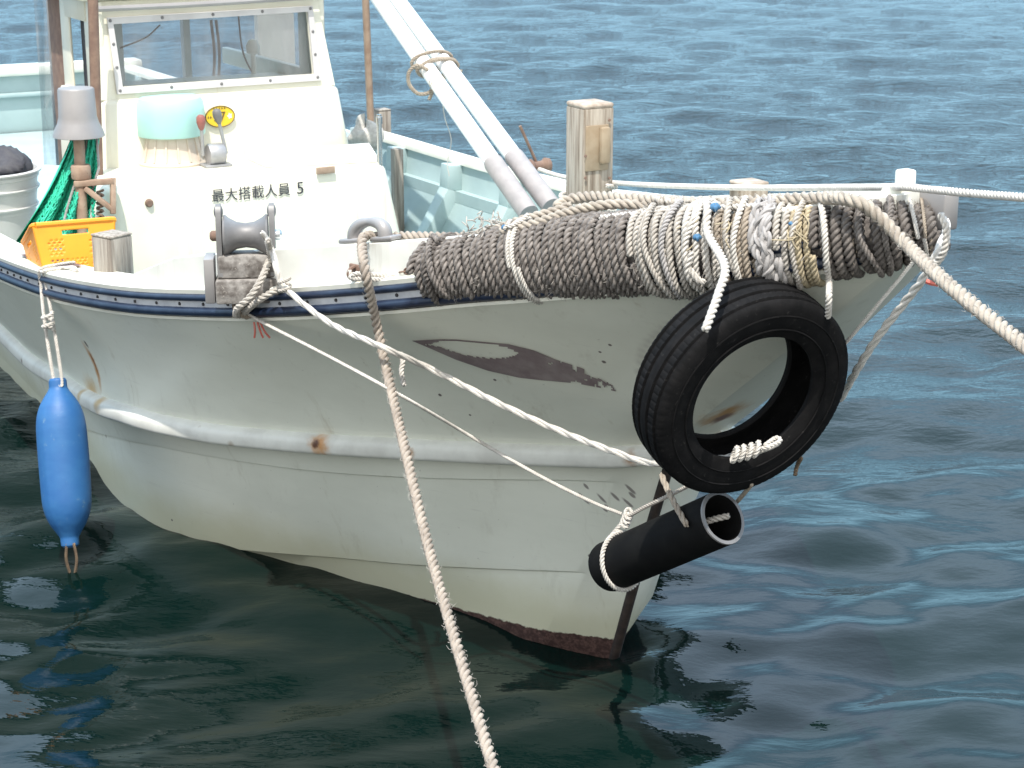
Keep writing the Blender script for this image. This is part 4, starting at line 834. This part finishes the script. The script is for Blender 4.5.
# ---------------------------------------------------------------- rope fender wound along the bow rail
BT = [(430,243,292),(436,244,298),(450,239,301),(500,229,300),(560,217,299),(640,210,296),(700,203,294),(760,200,291),(820,201,281),(870,200,273),(910,198,264),(934,203,254),(944,212,246)]
BTu = np.array([q[0] for q in BT], float)
def bund(u):
    vt, vb = np.interp(u, BTu, [q[1] for q in BT]), np.interp(u, BTu, [q[2] for q in BT]); d = float(np.interp(u, [415, 700, 880, 944], [raild(415), raild(700), raild(880), raild(905)-.02]))
    return at(u, (vt + vb)/2, d - .0), (vb - vt)/2*d/FPX/cp
ub = np.linspace(430, 944, 260); BC = np.array([bund(u)[0] for u in ub]); BH = np.array([bund(u)[1] for u in ub]); 
bl = np.concatenate([[0], np.cumsum(np.linalg.norm(np.diff(BC, axis=0), axis=1))])
def bpos(s): return np.array([np.interp(s, bl, BC[:, k]) for k in range(3)]), np.interp(s, bl, BH)
def bs(u): return float(np.interp(u, ub, bl))
def bframe(s):
    T = unit((bpos(min(s+.03, bl[-1]))[0] - bpos(max(s-.03, 0))[0])); O = unit(np.cross(T, z3)); O *= -np.sign(O @ b3); return T, O, np.cross(O, T)*np.sign(np.cross(O, T)[2])
rf = thing('rope_fender', bpos(bs(650))[0] - z3*.1, 'thick roll of dark and pale rope wound along the bow rail above the tyre', 'rope fender')
def coil(u0, u1, r, mat, name, lean=0., shrink=0., pitchk=2.0, jit=.0012, wob=.001, lay=4.4, hand=1, label=None, droop=0):
    s0, s1 = bs(u0), bs(u1); turns = max(1, int(round((s1 - s0)/(r*pitchk)))); n = turns*44; pts = np.zeros((n, 3)); jr = rng.normal(0, jit*2, turns + 2); jl = rng.normal(0, r*.25, turns + 2); jd = np.maximum(0, rng.normal(0, .004, turns+2))
    for i in range(n):
        x = i/44; s = s0 + (s1 - s0)*x/turns; a = 2*np.pi*(x % 1); k = int(x); f = x - k
        c, hh_ = bpos(s); T, O, U = bframe(s); e = jr[k]*(1-f) + jr[k+1]*f; le = lean + jl[k]*(1-f) + jl[k+1]*f
        ca, sa = math.cos(a), math.sin(a); H_ = hh_ - r - shrink + e
        pts[i] = c + O*(.088 - shrink + e)*np.sign(ca)*abs(ca)**.85 + U*H_*np.sign(sa)*abs(sa)**.9 - T*le*sa - (U*(droop + jd[k])*(sa < -.5) if droop else 0)
    mb = MB(); mb.rope(pts, r, pitch=r*lay*hand, wob=wob, sides=5, res=9*hand); return build(name, mb, M[mat], rf, label=label, sharp=None)
mb = MB(); cs = np.linspace(.03, bl[-1]-.03, 60); a_ = np.linspace(0, 2*np.pi, 24, endpoint=False)
mb.grid(np.array([[bpos(s)[0] + bframe(s)[1]*.068*math.cos(a) + z3*max(.02, bpos(s)[1] - .022)*math.sin(a) for a in a_] for s in cs]), True); build('core', mb, M['r_darker'], rf, sharp=None)
coil(431, 650, .0118, 'r_dark', 'rope_winding', .014, label='dark worn rope winding')
coil(651, 702, .0092, 'r_pale', 'rope_winding', .004, label='pale rope winding', droop=.006, jit=.0028, wob=.002)
coil(702, 729, .0098, 'r_white', 'rope_winding', -.004, label='white rope winding', jit=.004, wob=.0025)
coil(729, 764, .0092, 'r_tan', 'rope_winding', .0, label='tan rope winding', droop=.004, jit=.003, wob=.002)
coil(764, 788, .0125, 'r_grey', 'rope_winding', .004, label='smooth grey rope winding', lay=9)
coil(787, 803, .0092, 'r_pale', 'rope_winding', .0, label='pale rope winding')
coil(802, 823, .0095, 'r_yell', 'rope_winding', -.005, label='straw yellow rope winding', jit=.003, droop=.005)
coil(824, 941, .0135, 'r_darker', 'rope_winding', .006, label='tarred rope winding at the bow tip', lay=3.4)
# grey plait worked over the winding
def onb(u, a, off=0.):                                       # a point on the winding's outside, a = angle above the level
    s = bs(u); c, hh_ = bpos(s); T, O, U = bframe(s); return c + O*(.092 + off)*math.cos(a) + U*(hh_ + off)*math.sin(a)
for k in range(3):
    mb = MB(); mb.rope([onb(775 + 7*math.sin(q*5.2 + k*2.094), a, .006 + .006*math.cos(q*5.2*2 + k*2.094)) for q, a in zip(np.linspace(0, 2.6, 40), np.linspace(1.35, -1.25, 40))], .0095, .07, 2); build('plait_strand', mb, M['r_grey'], rf)
for u0, u1, m_ in ((662, 678, 'r_pale'), (690, 684, 'r_grey'), (735, 748, 'r_pale'), (752, 744, 'r_white'), (812, 800, 'r_pale'), (866, 878, 'r_dark'), (893, 884, 'r_dark')):
    mb = MB(); mb.rope([onb(u0 + (u1-u0)*q + 2*math.sin(q*9), 1.5 - 2.6*q, .004 + .006*abs(math.sin(q*5))) for q in np.linspace(0, 1, 14)], .0078); build('loose_strand', mb, M[m_], rf)
# lashings round the roll
def lashing(u, mat, r=.006, lean=0, n=1, name='lashing'):
    mb = MB(); s = bs(u); c, hh_ = bpos(s); T, O, U = bframe(s); mb.rope([c + O*(.098)*math.cos(a) + U*(hh_ + .006)*math.sin(a) + T*(.0065*a/np.pi/2*2 - lean*math.sin(a)) for a in np.linspace(0, 2*np.pi*n, 40*n)], r); return build(name, mb, M[mat], rf)
lashing(531, 'r_white', .0065, .010, 2); lashing(446, 'r_darker', .011, -.02, 1); lashing(915, 'r_white', .005, .01, 1); lashing(922, 'r_tan', .004, .0, 1)
mb = MB(); e0 = bpos(bs(436))[0]; T, O, U = bframe(bs(438))
mb.rope([e0 + O*.07*math.cos(a) + U*.075*math.sin(a) - T*(.012 + .012*math.sin(a)) for a in np.linspace(.5, 5.6, 30)], .0125); build('end_turn', mb, M['r_dark'], rf)
mb = MB(); mb.rope([onb(441, 1.4, .004), onb(448, 1.0, .016), onb(452, .6, .02), onb(455, .1, .016), onb(458, -.4, .010), onb(460, -.8, .004)], .009); mb.rope([onb(437, 1.2, .012), onb(447, 1.25, .022), onb(457, 1.0, .016)], .008); build('end_knot', mb, M['r_dark'], rf)
mb = MB(); mb.rope([onb(524, 1.25, .008), onb(530, 1.0, .018), onb(537, 1.2, .014), onb(541, 1.4, .02)], .006); mb.rope([onb(520, 1.5, .01), onb(527, 1.15, .02), onb(524, .95, .016)], .005); build('lashing_knot', mb, M['r_white'], rf)
def rag(u, a, sz, name='blue_scrap'):
    c = onb(u, a, .012); mb = MB(); t_ = np.linspace(.05, np.pi-.05, 8); b_ = np.linspace(0, 2*np.pi, 12, endpoint=False)
    mb.grid(np.array([[c + sz*np.array([math.sin(t)*math.cos(x)*(1+.5*math.sin(3*x)), .5*math.sin(t)*math.sin(x), math.cos(t)*(.8+.4*math.cos(2*x+t))]) for x in b_] for t in t_]), True); build(name, mb, M['bluecloth'], rf, sharp=None)
rag(523, 1.05, .008); rag(727, 1.0, .011); rag(712, .35, .009); rag(805, .55, .006)
mb = MB(); mb.rope([onb(706, 1.3, .006), onb(709, .8, .012), onb(704, .3, .014), onb(703, -.1, .014), onb(709, -.45, .018), onb(714, -.55, .012)], .009); mb.rope([onb(708, .1, .012), onb(703, -.3, .018), onb(706, -.75, .012)], .0095); build('tail_knot', mb, M['r_white'], rf)
mb = MB()
for q in range(16): a0 = rng.uniform(.1, 1.1); u0 = rng.choice([709, 738, 742, 808, 812]) + rng.normal(0, 3); mb.line([onb(u0, a0, .006), onb(u0 + rng.normal(0, 5), a0 - rng.uniform(.05, .3), .016), onb(u0 + rng.normal(0, 8), a0 - rng.uniform(.1, .5), .012)], .0016, .008, 4)
tag(build('frayed_ends', mb, M['r_yell'], rf), kind='stuff')

# ---------------------------------------------------------------- ropes
def ropething(name, label, pts, r, mat, cat='rope', group=None, **k):
    mb = MB(); mb.rope(pts, r, **k); o = build(name, mb, M[mat], sharp=None); return tag(o, label, cat, group)
cd = lambda u, off=0.: float(capd(u)) + off
# heavy line out through the fairlead, down to the quay
fd = cd(362) 
Pm = [at(500, 236, cd(500, .12)), at(455, 237, cd(455, .10)), at(410, 236, cd(410, .09)), at(382, 237, cd(382, .06)), at(366, 236, cd(366, -.0)), at(362, 244, cd(362, -.055)), at(366, 275, cd(366, -.13)), at(380, 340, 5.02), at(400, 428, 4.77), at(428, 545, 4.42), at(458, 650, 4.12), at(490, 757, 3.84), at(512, 830, 3.66)]
ropething('mooring_rope', 'heavy twisted rope running from the fairlead down across the hull', Pm, .0138, 'r_moor', 'mooring rope', pitch=.062, sides=8, res=10)
# bow line, from the deck over the roll and off to the right
Pb = [at(556, 208, cd(556, .12)), at(566, 201, cd(566, .16)), at(590, 197, cd(590, .17)), at(640, 199, cd(640, .13)), at(700, 204, cd(700, .10)), at(760, 201, cd(760, .08)), at(815, 198, cd(815, .04)), at(852, 200, cd(852, -.05)), at(876, 214, raild(876) - .13), at(905, 243, raild(895) - .17), at(950, 286, 3.78), at(1024, 345, 3.5), at(1100, 404, 3.26)]
ropething('bow_line', 'heavy weathered rope crossing the rope fender and slanting off the bow', Pb, .0160, 'r_moor2', 'mooring rope', pitch=.066, sides=8, res=10)
# white line from the far rail to the stem head and away
Pw = [hit(538, 169, X=-2.35), at(560, 176, 7.40), at(590, 180.5, 6.92), at(640, 184.5, 6.25), at(735, 187.5, 5.28), at(830, 187.5, 4.57), at(893, 187, 4.2), at(905, 187, 4.12), at(935, 190, 3.98), at(980, 194, 3.8), at(1030, 198, 3.62), at(1110, 205, 3.4)]
ropething('white_line', 'long white rope stretched from the far rail over the stem head', Pw, .0092, 'r_white', 'rope')
# turns of white rope round the tall post
pc = pb*[1, 1, 0] + z3*hit(590, 186, X=toB(pb)[0])[2]; sq = [(1.05, .3), (.9, .9), (.3, 1.05), (-.9, .95), (-1.05, .2), (-.95, -.95), (0, -1.08), (.95, -.9), (1.08, 0)]
mb = MB(); mb.rope([pc + AX[0]*a*.078 + AX[1]*b*.078 + z3*(.012 - .010*i) for i, (a, b) in enumerate(sq*2)], .009); tag(build('post_hitch', mb, M['r_white'], sharp=None), 'white rope hitch round the foot of the tall timber post', 'rope')
# loose lengths lying on the foredeck
ropething('deck_rope', 'frayed rope lying along the bulwark top beside the pole feet', [at(470, 237, cd(470, .04)), at(492, 231, cd(492, .05)), at(520, 221, cd(520, .06)), at(552, 212, cd(552, .10)), at(572, 205, cd(572, .13))], .014, 'r_moor2', 'rope', 'ropes lying on the foredeck', pitch=.06)
ropething('deck_rope', 'thick loose rope arching in front of the tall timber post', [at(500, 232, cd(500, -.01)), at(530, 225, cd(530, .0)), at(560, 215, cd(560, .03)), at(590, 207, cd(590, .06)), at(620, 204, cd(620, .10)), at(650, 206, cd(650, .12))], .014, 'r_moor2', 'rope', 'ropes lying on the foredeck', pitch=.06)
ropething('deck_rope', 'thin white rope laid straight along the bulwark top past the timber stub', [at(600, 218, cd(600, .0)), at(650, 213, cd(650, .01)), at(700, 209, cd(700, .01)), at(760, 206, cd(760, .02))], .0085, 'r_white', 'rope', 'ropes lying on the foredeck')
ropething('deck_rope', 'knobbly pale rope coiled between the tall post and the stub', [at(x, 201 - 2.5*math.sin(k*2.3), cd(x, .11 + .03*math.cos(k*2.1))) for k, x in enumerate(np.linspace(655, 735, 26))], .0085, 'r_pale', 'rope', 'ropes lying on the foredeck')
mb = MB(); fc = at(492, 228, cd(492, .06))
for q in range(60): d = unit(rng.normal(0, 1, 3) + np.array([0, -.2, .3])); p = fc + rng.normal(0, .022, 3)*[1.5, 1, .5]; mb.line([p, p + d*.025 + rng.normal(0, .008, 3), p + d*rng.uniform(.025, .035)], .0018, .012, 4)
tag(build('frayed_rope_end', mb, M['r_pale'], sharp=None), 'tuft of frayed pale rope fibres on the bulwark near the pole feet', 'rope end')
# two hangers that carry the tyre
ta = lambda u, v, d=4.2: at(u, v, d)
ropething('tyre_hanger', 'white rope hanging from the roll to the left top of the tyre', [onb(712, 1.5, .006), onb(719, 1.0, .012), onb(724, .4, .024), at(725, 266, 4.15), at(719, 292, 4.09), at(711, 315, 4.05), at(705, 331, 4.03)], .0105, 'r_white', 'rope', 'ropes holding the tyre')
ropething('tyre_hanger', 'thin pale rope hanging from the roll to the right top of the tyre', [onb(826, 1.4, .006), onb(834, .9, .012), onb(838, .3, .014), onb(836, -.3, .014), onb(832, -.9, .012), at(829, 296, 4.16), at(828, 318, 4.2)], .0080, 'r_white', 'rope', 'ropes holding the tyre')
# doubled white rope from the roller to the tyre
R0 = bz + z3*.16 + T0*.09
Pt = [hit(262, 232, Y=toB(rz)[1]), at(271, 248, raild(271) - .11), at(277, 270, raild(277) - .13), at(285, 288, raild(285) - .11), at(330, 323, raild(330) - .09), at(380, 346, raild(380) - .13), at(435, 371, 5.02), at(500, 404, 4.93), at(560, 431, 4.86), at(615, 452, 4.74), at(650, 463, 4.66), at(690, 462, 4.52), at(735, 456, 4.38), at(762, 450, 4.34), at(780, 441, 4.34)]
tw = thing('doubled_rope', Pt[3], 'doubled white rope sagging from the roller block to the tyre', 'rope')
mb = MB(); mb.rope(Pt, .0088, pitch=.22, strands=3, sides=7, res=26); build('rope_strands', mb, M['r_white'], tw)
mb = MB(); kc = at(745, 453, 4.33)
for q, (dx, dz) in enumerate(((-.024, -.004), (-.008, .0), (.010, .004), (.027, .010))): mb.rope([kc + np.array([dx + .006*math.cos(x), -.016*math.sin(x) , dz + .017*math.cos(x)]) for x in np.linspace(0, 2*np.pi, 18)], .0062)
build('rope_knot', mb, M['r_white'], tw)
mb = MB(); mb.rope([kc + np.array([.03, 0, .01]), at(768, 447, 4.31), at(780, 441, 4.32), at(776, 438, 4.33), at(764, 446, 4.32)], .0058); build('knot_tail', mb, M['r_white'], tw)
mb = MB(); kn_c = Pt[3]; mb.rope([kn_c + np.array([.016*math.cos(x), .016*math.sin(x), .004*x - .02]) for x in np.linspace(0, 4*np.pi, 30)], .005); build('whipping', mb, M['r_pale'], tw)
# braided line holding the roller side, with its red-taped tail
Bl = [hit(268, 240, Y=toB(rz)[1]), at(270, 256, depth(bz) - .06), at(262, 278, depth(bz) - .10), at(250, 297, depth(bz) - .11), at(237, 309, depth(bz) - .08), at(240, 315, raild(240) - .06), at(262, 298, depth(bz) - .10), at(284, 287, depth(bz) - .09)]
br = thing('braided_line', Bl[3], 'braided pale line looped down over the front of the roller block', 'rope'); mb = MB(); mb.rope(Bl, .0105, pitch=.05); build('line_loop', mb, M['r_pale'], br)
mb = MB(); q = at(243, 311, raild(243) - .06); mb.rope([q + np.array([.026*math.cos(x), .01*math.sin(x), .016*math.sin(x*1.5)]) for x in np.linspace(0, 4*np.pi, 40)], .008); build('line_knot', mb, M['r_tan'], br)
mb = MB(); q = at(256, 322, raild(250) - .04)
for dx in (-.006, .004, .012): mb.line([q + np.array([dx, 0, .0]), q + np.array([dx*1.6 + .006, -.004, -.028]), q + np.array([dx*2.6 + .008, .004, -.05])], .0032, .01, 5)
build('red_tail', mb, M['red'], br)
# thin line from the rail to the rubber pipe, with its turn round the pipe
th_ = [at(246, 312, raild(246) - .05), at(262, 322, raild(262) - .05), at(330, 357, raild(330) - .08), at(400, 395, raild(400) - .12), at(470, 436, 5.08), at(540, 476, 4.97), at(590, 501, 4.90), at(622, 514, 4.84)]
ropething('thin_line', 'thin white line slanting from the rail to the rubber pipe', th_, .0052, 'r_white', 'rope')
def onpipe(f, a, off=.006):
    e1_ = unit(np.cross(pd, z3)); e1_ *= -np.sign(e1_[1]); e2_ = np.cross(pd, e1_); e2_ *= np.sign(e2_[2]); return pl1 + pd*Lp*f + (PR + off)*(e1_*math.cos(a) + e2_*math.sin(a))
mb = MB(); kq = at(627, 517, 4.79); mb.rope([onpipe(.13, a, .005) + pd*.02*math.sin(a) for a in np.linspace(1.5, 1.5 - 2*np.pi, 40)], .0068); mb.rope([onpipe(.13, 1.5, .005), kq, kq + np.array([.0, 0, .012])], .006); pk = thing('pipe_sling', pl1 - z3*.0, 'white sling tied round the lower end of the rubber pipe', 'rope'); build('sling_turn', mb, M['r_white'], pk)
mb = MB()
for q in range(3): mb.rope([kq + np.array([.004*q - .004 + .009*math.cos(x), .012*math.sin(x), -.015 + .012*q + .010*math.sin(x)]) for x in np.linspace(0, 2*np.pi, 14)], .005)
build('sling_knot', mb, M['r_white'], pk)
ropething('sling_line', 'short twisted line from the pipe sling up to the tyre', [kq, at(645, 507, 4.74), at(668, 496, 4.68), at(690, 485, 4.60)], .0058, 'r_pale', 'rope')
ropething('pipe_hanger', 'flat pale rope hanging from the tyre over the rubber pipe', [at(661, 474, 4.62), at(667, 488, 4.58), at(676, 506, 4.52), at(687, 526, 4.46)], .0085, 'r_tan', 'rope', pitch=.09)
ropething('pipe_rope_end', 'pale rope end lying inside the open mouth of the rubber pipe', [pr1 - pd*.10 + np.array([-.04, 0, -.01]), pr1 - pd*.03 + np.array([-.02, 0, .0]), pr1 - pd*.012 + np.array([.025, 0, .010])], .0085, 'r_pale', 'rope')
ropething('tyre_tail', 'brownish line from beneath the tyre to the rubber pipe', [at(752, 484, 4.42), at(742, 496, 4.5), at(733, 506, 4.6)], .0055, 'r_tan', 'rope')
# twisted white ropes falling from the stem to behind the tyre
ropething('stem_rope', 'twisted white rope falling from the bow tip behind the tyre', [onb(938, 1.3, .01), onb(944, .4, .014), at(940, 246, 4.05), at(927, 273, 4.08), at(905, 302, 4.2), at(880, 334, 4.32), at(858, 368, 4.45), at(840, 400, 4.6)], .0098, 'r_lightened', 'rope', pitch=.16, res=18)
ropething('stem_rope', 'thin pale line falling beside the twisted white rope at the bow', [at(916, 258, 4.12), at(905, 272, 4.16), at(880, 302, 4.26), at(848, 340, 4.4), at(820, 370, 4.5)], .0050, 'r_lightened', 'rope')
c = at(926, 281, 4.05); mb = MB(); mb.line([c, c + np.array([.02, -.005, -.006]), c + np.array([.035, 0, -.004])], .006, .01, 6); tag(build('red_tag', mb, M['red']), 'small faded red rag tied to the white rope at the bow tip', 'rag')
c = at(938, 240, 4.0); mb = MB(); mb.rope([c + np.array([0, 0, .06]), c + np.array([.012, -.02, .03]), c + np.array([.01, -.02, -.02]), c + np.array([-.005, 0, -.06])], .009); tag(build('bow_loop', mb, M['r_white'], sharp=None), 'white rope loop round the tip of the rope fender', 'rope')
# chain and cord from the pad eye
ch = thing('pad_eye_chain', pz, 'white cord and small chain from the rusty pad eye to the rope fender', 'chain'); mb = MB(); e0 = pz + Op*.028
mb.rope([e0 + z3*.012, e0 + Tp*.015 - z3*.012, e0 + Tp*.03 + z3*.006, at(385, 275, depth(e0) - .03), at(398, 272, depth(e0) - .05), at(385, 279, depth(e0) - .05), e0 + Tp*.03 - z3*.008, e0 - z3*.004], .0068); build('cord', mb, M['r_white'], ch)
x0, x1 = at(397, 273, depth(e0) - .05), at(421, 268, raild(420) - .06); dv = unit(x1 - x0); n = 6
for q in range(n):
    c = x0 + (x1 - x0)*(q + .5)/n; s = np.cross(dv, z3) if q % 2 else z3; s = unit(s); mb = MB(); Lk = np.linalg.norm(x1-x0)/n*.68; mb.tube([c + dv*Lk*math.cos(a) + s*.008*math.sin(a) for a in np.linspace(0, 2*np.pi, 18)], .0026, 6); build('chain_link', mb, M['rust'], ch)
ropething('cord_scrap', 'short frayed white cord dangling behind the heavy mooring rope', [at(399, 352, 5.05), at(402, 362, 5.03), at(401, 374, 5.02), at(404, 387, 5.01)], .008, 'r_white', 'cord', wob=.003)
# little weed-hung line at the far side of the tyre
ropething('dangling_line', 'brown weedy line end dangling over the water right of the tyre', [at(801, 458, 4.5), at(797, 466, 4.55), at(795, 476, 4.55)], .006, 'twine', 'rope')

# loose fibres standing off the worn ropes
def fuzz(pts, r, n, parent=None, name='rope_fibres', mat='r_pale', ln=.012):
    P, L = smooth_path(pts, .01); T, N, B = frames(P); mb = MB()
    for q in range(n):
        i = rng.integers(1, len(P)-1); a = rng.uniform(0, 2*np.pi); d = N[i]*math.cos(a) + B[i]*math.sin(a); p = P[i] + d*r*.9; l = ln*rng.uniform(.4, 1.2); t2 = T[i]*rng.choice([-1, 1])
        mb.tube([p, p + d*l*.45 + t2*l*.4, p + d*l*.55 + t2*l*.9 + rng.normal(0, l*.2, 3)], [.0007, .0006, .0003], 3, False)
    o = build(name, mb, M[mat], parent, sharp=None, recalc=False); tag(o, kind='stuff'); return o
moor = bpy.data.objects['mooring_rope']; bowl = bpy.data.objects['bow_line']
fuzz(Pm[3:], .0145, 520, moor); fuzz(Pb[3:], .0155, 420, bowl)
for u0, u1, n, m_ in ((440, 650, 520, 'r_pale'), (650, 822, 620, 'r_pale'), (824, 940, 260, 'r_tan')):
    mb = MB()
    for q in range(n):
        u, a = rng.uniform(u0, u1), rng.uniform(-1.1, 1.5); p = onb(u, a, -.002); d = unit(onb(u, a, .02) - p); l = rng.uniform(.005, .014); w_ = rng.normal(0, .6, 3)
        mb.tube([p, p + d*l*.5 + w_*l*.4, p + d*l*.7 + w_*l], [.0007, .0006, .0003], 3, False)
    tag(build('loose_fibres', mb, M[m_], rf, sharp=None, recalc=False), kind='stuff')
